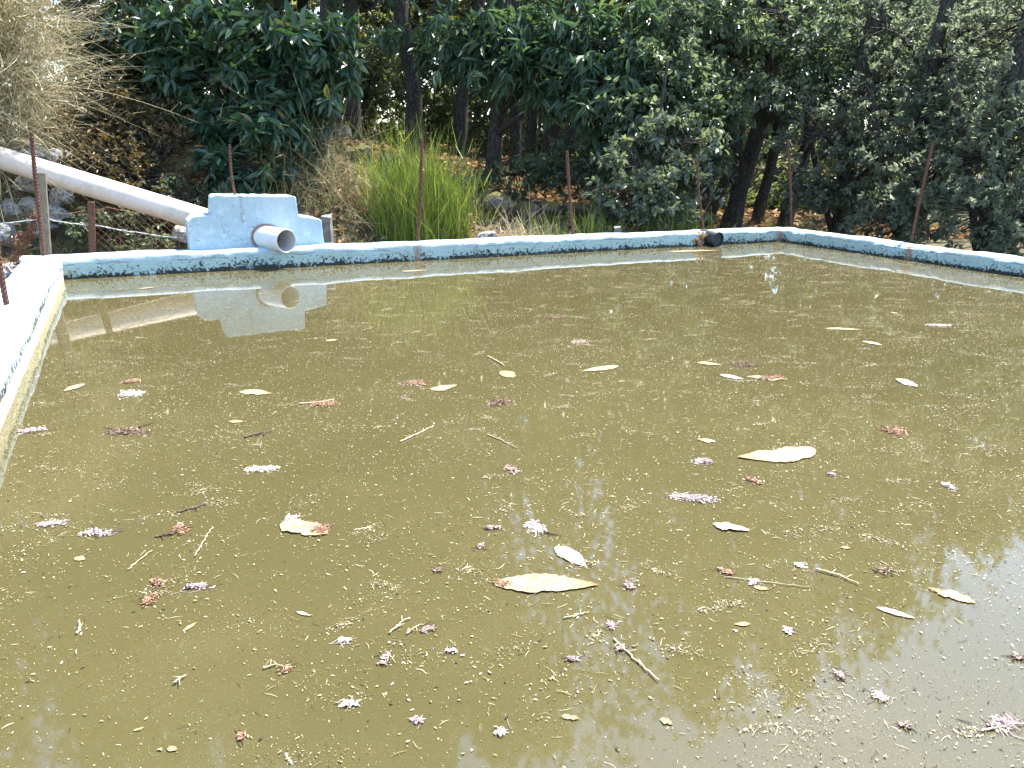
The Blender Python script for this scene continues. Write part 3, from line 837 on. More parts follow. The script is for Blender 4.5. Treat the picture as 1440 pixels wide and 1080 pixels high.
# middle-left trunks
def up(p, dx, dy, dz): return np.asarray(p) + np.array([dx, dy, dz])
t1 = T(563, 0, 13.0)
tree('chestnut_tree', 'thick dark bent chestnut trunk left of the picture centre behind the green broom', [T(578, 200, 13), T(583, 110, 13), T(570, 60, 13), t1, up(t1, -.1, .2, 2.0), up(t1, .2, .3, 4.6)], .155,
     crown(-1.9, 13.4, 4.6, 11.3, 2.9, 900, G0) + [B(600, 22, 12.0, 60, 40, 60), B(540, 5, 12, 70, 30, 60)], CH, 'chestnut', seed=1, stems=[([T(575, 75, 13), T(610, 20, 12.7), T(640, -60, 12.4)], .08)])
t2 = T(663, 60, 16.5)
tree('oak_tree', 'slim dark trunk leaning right over the sunlit leaf litter', [T(646, 180, 16.5), T(650, 135, 16.5), T(657, 95, 16.5), t2, up(t2, .5, .4, 2.5), up(t2, .4, .4, 5)], .15,
     crown(-.6, 17.2, 5.0, 13.0, 2.5, 420, G0), OK_, 'oak', seed=2)
t3 = T(706, 90, 11.6)
tree('chestnut_tree', 'dark upright chestnut trunk standing left of the mossy stones', [T(690, 260, 11.6), T(697, 200, 11.6), T(702, 140, 11.6), t3, up(t3, .1, .2, 2.5), up(t3, .3, .6, 5)], .11,
     crown(.6, 14.6, 4.2, 12.0, 2.4, 620, G0) + [B(740, 45, 11.0, 95, 70, 210), B(690, 70, 11.2, 45, 40, 60), B(640, 30, 11.4, 60, 45, 80), B(800, 20, 10.9, 70, 50, 140), B(745, 105, 11.1, 40, 30, 50), B(860, 60, 10.7, 70, 60, 150), B(830, 115, 10.7, 60, 60, 130), B(870, 165, 10.6, 35, 45, 60)], (.21, .05), 'chestnut', per=10, shoot=.16, droop=.75, seed=3)
t4 = T(722, 90, 13.8)
tree('oak_tree', 'dark trunk close behind the upright chestnut trunk', [T(727, 215, 13.8), T(724, 150, 13.8), t4, up(t4, .1, .1, 2.6), up(t4, .5, .3, 5.2)], .10, crown(1.6, 15.4, 4.6, 12.2, 2.3, 420, G0), OK_, 'oak', seed=4)
t5 = T(800, 110, 13.0)
tree('oak_tree', 'stout dark double trunk right of centre below the drooping chestnut leaves', [T(768, 215, 13.0), T(776, 170, 13), t5, up(t5, .6, .2, 2.4), up(t5, .6, .4, 4.6)], .13, crown(3.0, 15.2, 4.2, 12.0, 2.5, 560, G0), OK_, 'oak', seed=5,
     stems=[([T(800, 215, 13), T(815, 150, 13), T(830, 70, 13)], .12), ([T(745, 215, 13.2), T(750, 160, 13.2), T(748, 80, 13.2)], .10)])
for i, (px, y, r_, lab) in enumerate([(460, 12.4, .15, 'dark trunk behind the chestnut shrub at the top of the wood'), (494, 14.0, .12, 'dark straight trunk beside the thick bent chestnut')]):
    a = T(px, 0, y)
    tree('chestnut_tree', lab, [T(px + 4, 190, y), T(px + 2, 90, y), a, up(a, .1, .1, 2.5), up(a, .1, .3, 5)], r_, crown(a[0], y + .4, 4.6, 12.2, 2.7, 650, G0), CH, 'chestnut', seed=10 + i)
for i, (px, y, x, tp) in enumerate([(150, 12.6, -6.6, 12.5), (300, 13.4, -4.8, 12.8)]):
    tree('chestnut_tree', ['tall chestnut hidden behind the dry pale bush', 'tall chestnut behind the dark chestnut shrub'][i], [np.array([x, y, 1]), np.array([x + .1, y, 4]), np.array([x, y + .2, 7.5])], .17, crown(x, y, 4.0, tp, 3.0, 800, G0), CH, 'chestnut', seed=20 + i)

# right-hand oaks
ta = T(1077, 70, 11.6)
tree('oak_tree', 'thick leaning oak trunk behind the far right corner of the tank', [T(1020, 325, 11.4), T(1048, 240, 11.5), T(1072, 165, 11.6), ta, up(ta, .1, .2, 2), up(ta, .4, .4, 4.2)], .125,
     crown(5.0, 14.4, 3.8, 10.8, 2.3, 650, G0) + [B(945, 115, 10.5, 55, 45, 120), B(985, 150, 10.5, 45, 45, 100), B(900, 140, 10.3, 50, 40, 90), B(985, 215, 10.6, 28, 45, 60), B(940, 175, 10.4, 45, 30, 70), B(1010, 60, 11.2, 75, 70, 190), B(960, 30, 11.3, 70, 50, 170), B(1100, 20, 11, 70, 45, 120), B(1120, 110, 10.8, 50, 50, 110)], OK_, 'oak', per=10, seed=30)
tb = T(1098, 130, 12.2)
tree('oak_tree', 'slender dark trunk leaning right just behind the thick oak', [T(1060, 325, 12.2), T(1080, 250, 12.2), T(1094, 190, 12.2), tb, up(tb, .4, .2, 2.2), up(tb, .9, .4, 4)], .085, crown(6.8, 14.6, 3.6, 10.4, 2.2, 520, G0) + [B(1150, 50, 11.2, 80, 60, 150), B(1220, 30, 11.4, 80, 50, 150)], OK_, 'oak', per=10, seed=31)
tc = T(1046, 130, 12.8)
tree('oak_tree', 'forked dark trunk left of the thick leaning oak', [T(990, 320, 12.6), T(1020, 250, 12.7), T(1038, 215, 12.7), tc, up(tc, -.2, .2, 2.6), up(tc, 0, .4, 4.4)], .085, crown(3.6, 15.6, 4, 11.6, 2.3, 480, G0), OK_, 'oak', per=9, seed=32,
     stems=[([T(1040, 222, 12.7), T(1022, 170, 12.7), T(1015, 60, 12.7)], .09)])
td = T(1012, 210, 12.0)
tree('oak_tree', 'thin dark trunk leaning right behind the overflow pipe', [T(975, 320, 12.0), T(992, 270, 12), td, up(td, .4, .1, 2.2), up(td, .5, .2, 4)], .10, crown(4.0, 13.8, 3.4, 8.4, 1.7, 260, G0), OK_, 'oak', seed=33)
te = T(1150, 150, 12.4)
tree('oak_tree', 'thin dark trunk right of the far corner rebar', [T(1100, 325, 12.2), T(1122, 250, 12.3), te, up(te, .6, .2, 2), up(te, .8, .4, 3.6)], .11, crown(7.8, 15.0, 3.2, 9.4, 2.0, 420, G0) + [B(1170, 120, 11, 70, 60, 130)], OK_, 'oak', per=9, seed=34)

GO = [('grey green oak with fine leaves filling the space right of the corner rebar', 1205, 10.6, [(1160, 190, 10.2, 70, 70, 136), (1230, 120, 10.4, 80, 70, 156), (1190, 260, 10.0, 75, 50, 116), (1250, 220, 10.0, 70, 70, 129)], 8.8, 7.2, 13.4),
      ('grey green oak behind the leaning rebar on the right wall', 1300, 9.8, [(1310, 160, 9.6, 80, 80, 156), (1290, 260, 9.2, 80, 60, 136), (1340, 70, 10.0, 80, 60, 129), (1270, 310, 9.4, 70, 35, 75), (1240, 40, 10.4, 80, 50, 116)], 5.2, 8.8, 12.6),
      ('grey green oak at the right edge of the picture over the tank wall', 1420, 8.8, [(1400, 220, 8.6, 80, 90, 177), (1420, 110, 9.0, 90, 80, 170), (1380, 300, 8.4, 70, 45, 102), (1460, 320, 8.0, 60, 60, 102), (1450, 30, 9.4, 90, 60, 136), (1500, 200, 8.6, 70, 100, 122)], 4.2, 9.6, 11.4)]
for i, (lab, px, y, bl, tp, cx, cy) in enumerate(GO):
    a = T(px, 120, y); p0 = T(px - 25, 330, y)
    tree('oak_tree', lab, [p0, T(px - 10, 220, y), a, up(a, .3, .2, 1.6), up(a, .5, .4, 2.8)], .12, [B(*q) for q in bl] + crown(cx, cy, 2.6, tp, 1.9, 420, G0), SM, 'greyoak', per=16, shoot=.20, droop=.2, seed=40 + i, twigs=.35, stems=[([p0, T(px + 30, 220, y), T(px + 70, 100, y + .2)], .06), ([p0, T(px - 60, 230, y), T(px - 80, 110, y + .2)], .05)])
SIL = [('pale silvery oak sapling with glossy sunlit leaves left of the overflow pipe', [(900, 235, 9.6, 45, 40, 90), (940, 205, 9.8, 50, 35, 75), (880, 280, 9.5, 36, 30, 60), (925, 275, 9.6, 48, 30, 65), (965, 245, 10.1, 42, 40, 60)], 925, 9.8)]
for i, (lab, bl, px, y) in enumerate(SIL):
    a = T(px, 170, y)
    tree('oak_sapling', lab, [T(px - 5, 320, y), T(px, 240, y), a, up(a, .1, .1, .7)], .045, [B(*q) for q in bl], (.095, .045), 'silver', per=11, shoot=.2, droop=.25, seed=50 + i, cat='sapling', twigs=.4, seg=8)

# far trees behind: one kind, told apart by nothing much
FARLAB = 'distant sunlit tree seen between the dark trunks'
k = 0
for (x, y, z1, r) in [(-9.5, 22, 9.5, 2.8), (-6.8, 25, 10, 3), (-4.2, 21, 9.5, 2.6), (-2.2, 26, 10, 3), (.2, 23, 9.5, 2.6), (2.6, 27, 10, 3), (5.0, 22, 9, 2.8), (7.8, 25, 9, 3), (10.5, 21, 8, 2.8), (-12, 27, 10, 3.2), (13.5, 24, 8, 3), (8.6, 17, 8, 2.4), (11.5, 14.5, 5.0, 2.0), (-8.8, 16.5, 11.5, 2.8)]:
    tz = float(terr(x, y))
    tree('distant_tree', FARLAB, [np.array([x, y, tz]), np.array([x + .15, y, tz + 2]), np.array([x, y + .1, tz + 5])], .13, crown(x, y, tz + 2.2, tz + z1 - 1.5, r, 300, G0) + [(np.array([x + q, y - .5, tz + 1.3]), (1.4, 1.0, 1.2), 110) for q in (-1.8, 0, 1.8)], (.15, .08), 'far', 'trees far back in the wood', per=8, seed=100 + k, twigs=.12)
    k += 1
TG = np.random.default_rng(78)
for i, (x, y, z1) in enumerate([(-15, 19, 17), (-12.2, 20, 17.5), (-9.6, 19, 17.5), (-7.2, 20, 17.5), (-4.9, 19, 17.5), (-2.6, 20.3, 17.2), (-.5, 19, 16.2), (1.8, 22.6, 19.6), (4.1, 21.6, 18.9), (6.6, 22.4, 18.6), (9.0, 21.6, 16.6), (11.2, 21.0, 13.6), (13.6, 20.2, 10.2), (13.6, 17.2, 7.6), (15.4, 16.6, 6.4), (-9, 29, 14.5), (-5.5, 30, 15), (-2, 29, 15), (1.5, 30, 15), (5, 29, 15), (8.5, 30, 15), (12, 29, 13)]):
    tz = float(terr(x, y))
    tree('tall_distant_tree', 'tall tree standing deep in the wood behind the dark trunks', [np.array([x, y, tz]), np.array([x + .2, y, tz + 4]), np.array([x, y + .1, z1 - 3])], .15, crown(x, y, tz + 3.0, z1 - .8, 2.4, 1500 if z1 > 13 else 800, TG), (.19, .10), 'far' if i % 2 else 'oak', 'tall trees deep in the wood', per=8, seed=150 + i, twigs=.03)
# pale understory bushes behind the trunks
UB = [(430, 120, 15.5, 60, 60, 195), (510, 110, 17.5, 55, 60, 210), (610, 120, 19, 50, 60, 195), (690, 130, 18.5, 50, 50, 165), (760, 150, 17, 60, 40, 180), (860, 170, 15, 60, 60, 210), (1000, 230, 16, 60, 70, 225), (1110, 240, 16, 60, 70, 225), (1200, 240, 15, 80, 70, 225), (350, 60, 16, 80, 60, 210), (250, 40, 15, 80, 60, 210), (400, 150, 21, 60, 40, 210), (480, 160, 21, 60, 40, 210), (560, 165, 22, 60, 40, 210), (640, 170, 21.5, 60, 40, 210), (720, 180, 21, 60, 45, 210), (800, 190, 20, 60, 45, 210), (520, 60, 24, 80, 60, 225), (640, 60, 25, 80, 60, 225), (760, 60, 24, 80, 60, 225), (430, 40, 25, 80, 60, 225), (1000, 280, 14, 40, 30, 90), (1075, 280, 14.5, 40, 35, 100), (1130, 270, 14.5, 40, 40, 110), (940, 270, 14, 40, 30, 90)]
for i, q in enumerate(UB):
    b_ = B(*q); c = b_[0]; gz = float(terr(c[0], c[1]))
    tree('understory_bush', 'pale sunlit bush in the gaps between trunks at the back of the wood', [np.array([c[0], c[1], gz]), np.array([c[0], c[1], (gz + c[2]) / 2]), c], .03, [b_, (np.array([c[0], c[1], (gz + c[2]) / 2]), (b_[1][0] * .8, .5, max(.3, (c[2] - gz) * .5)), 60)], (.10, .05), 'far', 'bushes at the back of the wood', per=9, seed=200 + i, cat='bush', twigs=.2, seg=7)

# ------------------------------------------------------------------ shrubs near the tank
tree('chestnut_shrub', 'dark green broad leaved chestnut shrub behind the blue inlet block', [T(335, 300, 9.3), T(330, 220, 9.3), T(340, 120, 9.3), T(330, 20, 9.4)], .05,
     [B(255, 50, 9.2, 65, 45, 100), B(360, 60, 9.0, 70, 50, 120), B(300, 120, 8.9, 70, 45, 120), B(385, 130, 8.8, 60, 45, 110), B(345, 185, 8.7, 60, 40, 100), B(400, 190, 8.8, 40, 40, 60), B(365, 232, 8.6, 45, 25, 50), B(430, 60, 9.3, 45, 50, 70), B(190, 40, 9.5, 50, 50, 70), B(460, 120, 9.3, 30, 40, 40)],
     (.19, .062), 'chestnut_dark', per=8, shoot=.13, droop=.5, seed=60, cat='shrub', cull=False, seg=8, stems=[([T(335, 300, 9.3), T(270, 190, 9.2), T(250, 60, 9.3)], .03), ([T(335, 300, 9.3), T(390, 200, 9.0), T(420, 80, 9.2)], .03)])
tree('withered_shrub', 'withered brown shrub with ochre leaves behind the white pipe', [T(150, 300, 8.6), T(150, 240, 8.6), T(140, 180, 8.7)], .03,
     [B(120, 215, 8.4, 50, 35, 190), B(170, 235, 8.2, 50, 35, 170), B(200, 200, 8.6, 50, 45, 170), B(140, 170, 8.8, 45, 35, 120), B(235, 250, 8.3, 45, 25, 110)], (.055, .03), 'ochre', per=9, shoot=.16, droop=.2, seed=61, cat='shrub', cull=False, twigs=.5, seg=7)
tree('green_shrub', 'low dark green shrub under the white pipe behind the fence mesh', [T(190, 350, 7.7), T(190, 320, 7.7), T(195, 290, 7.8)], .02,
     [B(160, 320, 7.75, 45, 25, 110), B(215, 325, 7.8, 45, 25, 110), B(265, 285, 8.1, 40, 25, 80)], (.05, .028), 'oak', per=9, shoot=.12, droop=.1, seed=62, cat='shrub', cull=False, twigs=.5, seg=7)
tree('dark_understory', 'dark leafy undergrowth shrub between the pale dry bush and the chestnut shrub', [T(160, 260, 9.6), T(165, 150, 9.6), T(170, 60, 9.7)], .04,
     [B(160, 130, 9.5, 50, 50, 120), B(210, 120, 9.6, 50, 60, 130), B(150, 50, 9.7, 50, 50, 110), B(250, 190, 9.3, 50, 40, 90)], (.07, .035), 'oak', per=9, seed=63, cat='shrub', cull=False, twigs=.4, seg=7)
for i, (px, py, hh, n_, lab, nm, ct) in enumerate([(556, 205, .34, 46, 'small lime green sapling lit by the sun in front of the bent trunk', 'lime_sapling', 'sapling'),
        (806, 196, .40, 40, 'lime green leafy sapling between the stout double trunk and the silvery sapling', 'lime_sapling', 'sapling'),
        (655, 214, .12, 14, 'tiny yellow green plant on the leaf litter beside the dark upright trunk', 'lime_plant', 'plant')]):
    p = ground_at(px, py); tree(nm, lab, [p, p + np.array([.01, 0, hh * .5]), p + np.array([0, 0, hh])], .010, [(p + np.array([0, 0, hh * .75]), (hh * .6, hh * .5, hh * .6), n_)], (.08, .04), 'lime', per=8, seed=64 + i, cat=ct, cull=False, twigs=.6, seg=6)
tree('oak_shrub', 'leafy oak shrub at the foot of the stout double trunk', [T(840, 265, 10.8), T(842, 230, 10.8), T(845, 190, 10.8)], .025, [B(820, 225, 10.8, 45, 35, 110), B(860, 215, 10.6, 40, 40, 110), B(780, 240, 10.9, 40, 25, 70), B(725, 245, 11.0, 40, 22, 60)], (.08, .04), 'oak', per=9, seed=67, cat='shrub', twigs=.4, seg=7)

def stems_geo(base, spread, n, h, r0, g, lean=.4, droop=.0, segs=6, side=3, curl=.25, dirbias=(0, 0)):
    """thin stems fanning from a base patch, three-sided tubes"""
    P0 = np.asarray(base) + np.stack([g.normal(size=n) * spread[0], g.normal(size=n) * spread[1], np.zeros(n)], -1)
    P0[:, 2] = terr(P0[:, 0], P0[:, 1]) - .02 if spread[2] == 0 else P0[:, 2] + g.normal(size=n) * spread[2]
    az = g.uniform(0, 2 * math.pi, n); ti = np.abs(g.normal(size=n)) * lean
    D = np.stack([np.cos(az) * np.sin(ti) + dirbias[0], np.sin(az) * np.sin(ti) + dirbias[1], np.cos(ti)], -1); D = unit(D)
    L = h * (.45 + .6 * g.random(n))
    t = np.linspace(0, 1, segs + 1)
    K = g.normal(size=(n, 3)) * curl
    P = P0[:, None] + D[:, None] * (t[None, :] * L[:, None])[..., None] + K[:, None] * (t ** 2)[None, :, None] * L[:, None, None]
    P[:, :, 2] -= droop * (t ** 2.2)[None] * L[:, None] * (.4 + g.random(n))[:, None]
    rad = r0 * (.6 + .8 * g.random(n))[:, None] * (1 - .75 * t)[None]
    A = unit(np.cross(D, g.normal(size=(n, 3)))); Bv = np.cross(D, A)
    an = np.arange(side) * 2 * math.pi / side
    V = P[:, :, None] + rad[:, :, None, None] * (np.cos(an)[None, None, :, None] * A[:, None, None] + np.sin(an)[None, None, :, None] * Bv[:, None, None])
    b_ = (np.arange(n)[:, None, None] * (segs + 1) + np.arange(segs)[None, :, None]) * side
    j = np.arange(side)[None, None]; kk = (j + 1) % side
    q = np.stack([b_ + j, b_ + kk, b_ + kk + side, b_ + j + side], -1).reshape(-1, 4)
    return V.reshape(-1, 3), q, np.repeat(g.random(n), segs * side), P
def join(parts):
    V = []; Q = []; A = []; n = 0
    for v, q, a in parts:
        V.append(v); Q.append(q + n); A.append(a); n += len(v)
    return np.concatenate(V), np.concatenate(Q), np.concatenate(A)
def stem_bush(name, label, cat, parts, mat, loc):
    V, q, a = join(parts)
    root = empty(name, loc, label, cat)
    put('stems', mesh('stems', V, [q], {'rnd': a}), M[mat], root)
    return root
g = np.random.default_rng(91)
# green broom
gb = T(585, 330, 8.55); parts = []
for dx, dy, n, h, sp in ((0, 0, 560, 1.22, .15), (-.26, .1, 280, .95, .12), (.32, .05, 420, 1.1, .13), (.10, -.1, 260, .75, .2), (.0, .2, 200, 1.25, .18)):
    v, q, a, P = stems_geo([gb[0] + dx, gb[1] + dy, 0], (sp, sp * .8, 0), int(n * 1.5), h, .0033, g, .19, .04, 6, 3, .11); n = int(n * 1.5)
    parts.append((v, q, a))
    # side shoots
    idx = g.integers(0, n, n); t = g.integers(2, 6, n); st = P[idx, t]
    m = len(st); D = unit(np.stack([g.normal(size=m) * .5, g.normal(size=m) * .5, np.ones(m)], -1)); L = .12 + .22 * g.random(m)
    A = unit(np.cross(D, g.normal(size=(m, 3)))) * .0028
    V = np.stack([st - A, st + A, st + D * L[:, None]], 1).reshape(-1, 3); tri = np.arange(m * 3).reshape(-1, 3)
    tri = np.concatenate([tri, tri[:, 2:3]], 1)[:, :3]
    V4 = np.stack([st - A, st + A, st + D * L[:, None] + A * .3, st + D * L[:, None] - A * .3], 1).reshape(-1, 3)
    parts.append((V4, np.arange(m * 4).reshape(-1, 4), g.random(m)))
stem_bush('broom_bush', 'bright green broom bush with upright stems behind the straight rebar', 'bush', parts, 'broom', [gb[0], gb[1], float(terr(gb[0], gb[1]))])
# small brooms and grass-like clumps
for i, (px, y, n, h, sp, lab) in enumerate([(945, 9.6, 420, .55, .22, 'low green broom clump below the silvery sapling beside the overflow pipe'), (835, 9.1, 260, .50, .14, 'yellow green grass clump right of the middle rebar'), (770, 9.3, 160, .42, .12, 'green grass clump left of the middle rebar')]):
    p = T(px, 320, y); v, q, a, P = stems_geo([p[0], p[1], 0], (sp, sp * .7, 0), n, h, .004, g, .42, .12, 5, 3, .15)
    stem_bush('grass_clump', lab, 'grass clump', [(v, q, a)], 'broom', [p[0], p[1], float(terr(p[0], p[1]))])
# pale dry bush, top left
db = T(-62, 195, 7.9); parts = []
for dx, dy, dz, n, h, lean in ((0, 0, .1, 2200, 1.7, .75), (.35, .1, .5, 2000, 1.25, .85), (-.2, .2, .8, 1500, 1.6, .7), (.40, -.1, .1, 1100, .85, 1.0), (.2, .2, 1.2, 1400, 1.2, .85), (.5, .0, .9, 1100, .9, .9)):
    v, q, a, P = stems_geo([db[0] + dx, db[1] + dy, db[2] + dz], (.16, .14, .16), n, h, .0034, g, lean, .28, 7, 3, .27, (.0, -.05))
    parts.append((v, q, a * .9))
    m = n * 4; idx = g.integers(0, n, m); t = g.integers(2, 8, m); st = P[idx, t]
    D = unit(g.normal(size=(m, 3)) + np.array([.1, -.1, .1])); L = .05 + .13 * g.random(m)
    A = unit(np.cross(D, g.normal(size=(m, 3)))) * .0018
    V4 = np.stack([st - A, st + A, st + D * L[:, None] + A * .4, st + D * L[:, None] - A * .4], 1).reshape(-1, 3)
    parts.append((V4, np.arange(m * 4).reshape(-1, 4), g.random(m)))
    # dry pods
    m = n; idx = g.integers(0, n, m); st = P[idx, g.integers(3, 8, m)] + g.normal(size=(m, 3)) * .02
    D = unit(g.normal(size=(m, 3)) + np.array([0, 0, -.5])); A = unit(np.cross(D, g.normal(size=(m, 3)))) * .006
    V4 = np.stack([st, st + D * .016 + A, st + D * .034, st + D * .016 - A], 1).reshape(-1, 3)
    parts.append((V4, np.arange(m * 4).reshape(-1, 4), .55 + .45 * g.random(m)))
stem_bush('dry_bush', 'big pale straw coloured dry broom bush hanging over the white pipe at the top left', 'bush', parts, 'straw', [db[0], db[1], float(terr(db[0], db[1]))])
# dead twiggy brush between the block and the broom
parts = []
for px, y, n, h in ((475, 8.7, 260, .75), (440, 9.0, 220, .8), (520, 8.9, 160, .6), (415, 8.6, 120, .6)):
    p = T(px, 320, y); v, q, a, P = stems_geo([p[0], p[1], 0], (.18, .14, 0), n, h, .0035, g, .8, .25, 6, 3, .35)
    parts.append((v, q, a * .5))
    m = n * 3; st = P[g.integers(0, n, m), g.integers(2, 7, m)]; D = unit(g.normal(size=(m, 3))); A = unit(np.cross(D, g.normal(size=(m, 3)))) * .0018; L = .06 + .1 * g.random(m)
    V4 = np.stack([st - A, st + A, st + D * L[:, None] + A * .4, st + D * L[:, None] - A * .4], 1).reshape(-1, 3)
    parts.append((V4, np.arange(m * 4).reshape(-1, 4), g.random(m) * .5))
p = T(475, 320, 8.7)
stem_bush('brushwood', 'dead brown twiggy brushwood between the inlet block and the green broom', 'brushwood', parts, 'straw', [p[0], p[1], float(terr(p[0], p[1]))])
parts = []
for px, y, n, h in ((710, 9.0, 200, .5), (740, 9.1, 220, .42), (690, 8.9, 120, .35), (765, 9.0, 120, .32)):
    p = T(px, 320, y); v, q, a, P = stems_geo([p[0], p[1], 0], (.16, .12, 0), n, h, .0032, g, .9, .35, 6, 3, .4)
    parts.append((v, q, .35 + a * .6))
stem_bush('dry_bracken', 'tan dead bracken heap on the bank between the broom and the middle rebar', 'bracken', parts, 'straw', [p[0], p[1], float(terr(p[0], p[1]))])

# ------------------------------------------------------------------ ground cover: leaf litter and grass
g = np.random.default_rng(101)
n = 60000
s = g.uniform(-4, 12, n); d = .35 + 15 * g.random(n) ** 1.2
X, Y = xy(s, d); ok = ~((s > -WT) & (s < SL + WT) & (d < .32))
X, Y, d = X[ok], Y[ok], d[ok]; Z = terr(X, Y) + .012 + .03 * g.random(len(X)); n = len(X)
az = g.uniform(0, 2 * math.pi, n); D = np.stack([np.cos(az), np.sin(az), .3 * g.normal(size=n)], -1); N = np.stack([g.normal(size=n) * .45, g.normal(size=n) * .45, np.ones(n)], -1)
L = .05 + .09 * g.random(n)
V, q = leaf_geo(np.stack([X, Y, Z], -1), D, N, L, L * (.35 + .15 * g.random(n)), .35, .1)
tag(put('leaf_litter', mesh('leaf_litter', V, [q], {'rnd': np.repeat(g.random(n), 2)}), M['litter']), 'brown fallen leaves covering the bank under the trees', 'leaf litter', kind='stuff')
n = 16000
s = g.uniform(-2.5, 9.5, n); d = .33 + 3.2 * g.random(n) ** 1.5
X, Y = xy(s, d); ok = (vnoise(X * 2.2 + 4, Y * 2.2) > .47) & ~((s > 2.9) & (s < 4.9) & (d > 1.2)); X, Y = X[ok], Y[ok]; n = len(X)
P0 = np.stack([X, Y, terr(X, Y) - .01], -1); hgt = .08 + .22 * g.random(n) ** 1.6
D = unit(np.stack([g.normal(size=n) * .45, g.normal(size=n) * .45, np.ones(n)], -1)); A = unit(np.cross(D, g.normal(size=(n, 3)))) * .0038
bend = g.normal(size=(n, 3)) * .25
P1 = P0 + D * hgt[:, None] * .5; P2 = P0 + D * hgt[:, None] * .95 + bend * hgt[:, None] * np.array([1, 1, -.2])
V = np.stack([P0 - A, P0 + A, P1 + A * .8, P1 - A * .8, P2], 1).reshape(-1, 3); b_ = np.arange(n)[:, None] * 5
me = mesh('grass', V, [b_ + np.array([0, 1, 2, 3]), b_ + np.array([3, 2, 4])], {'rnd': np.tile(g.random(n), 2)})
tag(put('grass', me, M['grass']), 'thin dry and green grass along the outside of the tank', 'grass', kind='stuff')

# ------------------------------------------------------------------ things floating on the water
g = np.random.default_rng(111)
n = 900000
s = g.uniform(.01, SL - .01, n); d = g.uniform(DN + .02, -.01, n)
X, Y = xy(s, d)
dr = .35 * vnoise(X * .5, Y * .5 + 70); a1_ = s + .4 * d + dr; a2_ = d - .3 * s + dr * 2
dens = .22 + .62 * vnoise(X * 1.1 + 3, Y * 1.1) * (.4 + vnoise(X * 5, Y * 5 + 40)) + .75 * np.clip(vnoise(a1_ * 1.2, a2_ * 6.5 + 11) - .52, 0, 1) * 1.6
dens += .5 * np.exp(-np.minimum(np.minimum(s, SL - s), -d) / .09)
nc = 900; cs = g.uniform(.05, SL - .05, nc); cdn = g.uniform(DN + .05, -.05, nc); cw = .02 + .09 * g.random(nc) ** 1.6
pick = g.random(n) < .30; ci = g.integers(0, nc, n); an_ = .5 * g.normal(size=nc) - .35
q1 = g.normal(size=n) * cw[ci]; q2 = g.normal(size=n) * cw[ci] * .33
s = np.where(pick, cs[ci] + q1 * np.cos(an_[ci]) - q2 * np.sin(an_[ci]), s); d = np.where(pick, cdn[ci] + q1 * np.sin(an_[ci]) + q2 * np.cos(an_[ci]), d)
inb = (s > .01) & (s < SL - .01) & (d > DN + .02) & (d < -.01); X, Y = xy(s, d)
dens = np.where(pick, .8, dens) * inb
dens *= .62 + .38 * sstep((X + 2.5) / 5)
ok = g.random(n) < dens; X, Y = X[ok], Y[ok]; n = len(X)
kind = g.random(n)
L = np.where(kind < .80, .0012 + .0026 * g.random(n) ** 2.4, np.where(kind < .965, .003 + .006 * g.random(n) ** 1.5, .008 + .024 * g.random(n) ** 1.5))
W = np.where(kind < .80, L * (.45 + .45 * g.random(n)), np.where(kind < .90, L * (.25 + .3 * g.random(n)), .0006 + .0009 * g.random(n)))
az = g.uniform(0, 2 * math.pi, n)
D = np.stack([np.cos(az), np.sin(az)], -1); S = np.stack([-D[:, 1], D[:, 0]], -1)
C = np.stack([X, Y], -1); bow = (g.normal(size=n) * .09)[:, None] * np.where(kind < .8, 0, 1)[:, None] * L[:, None]
def p3(xy_, z): return np.concatenate([xy_, z[:, None]], 1)
z0 = .0012 + .0022 * g.random(n); tl = .0012 * g.normal(size=n); tl = np.clip(tl, -.0009, .0015)
a_ = D * L[:, None] * .5; b2 = S * W[:, None] * .5
V = np.stack([p3(C - a_ - b2 * .6, z0), p3(C + S * bow - b2 * 1.2, z0 + .0006), p3(C + a_ - b2 * .5, z0 + tl), p3(C + a_ + b2 * .6, z0 + tl), p3(C + S * bow + b2 * 1.2, z0 + .0009), p3(C - a_ + b2 * .5, z0)], 1).reshape(-1, 3)
V = V.reshape(n, 6, 3); sm = kind < .80; Vs = V[sm][:, [0, 2, 3, 4]]; Vl = V[~sm]; rs = g.random(n)
b_ = np.arange(len(Vs))[:, None] * 4; c_ = np.arange(len(Vl))[:, None] * 6 + len(Vs) * 4
me = mesh('floating_specks', np.concatenate([Vs.reshape(-1, 3), Vl.reshape(-1, 3)]), [b_ + np.arange(4), c_ + np.array([0, 1, 4, 5]), c_ + np.array([1, 2, 3, 4])], {'rnd': np.concatenate([rs[sm], rs[~sm], rs[~sm]])})
tag(put('floating_specks', me, M['speck']), 'tiny cream specks and plant crumbs scattered over the water', 'debris', kind='stuff')

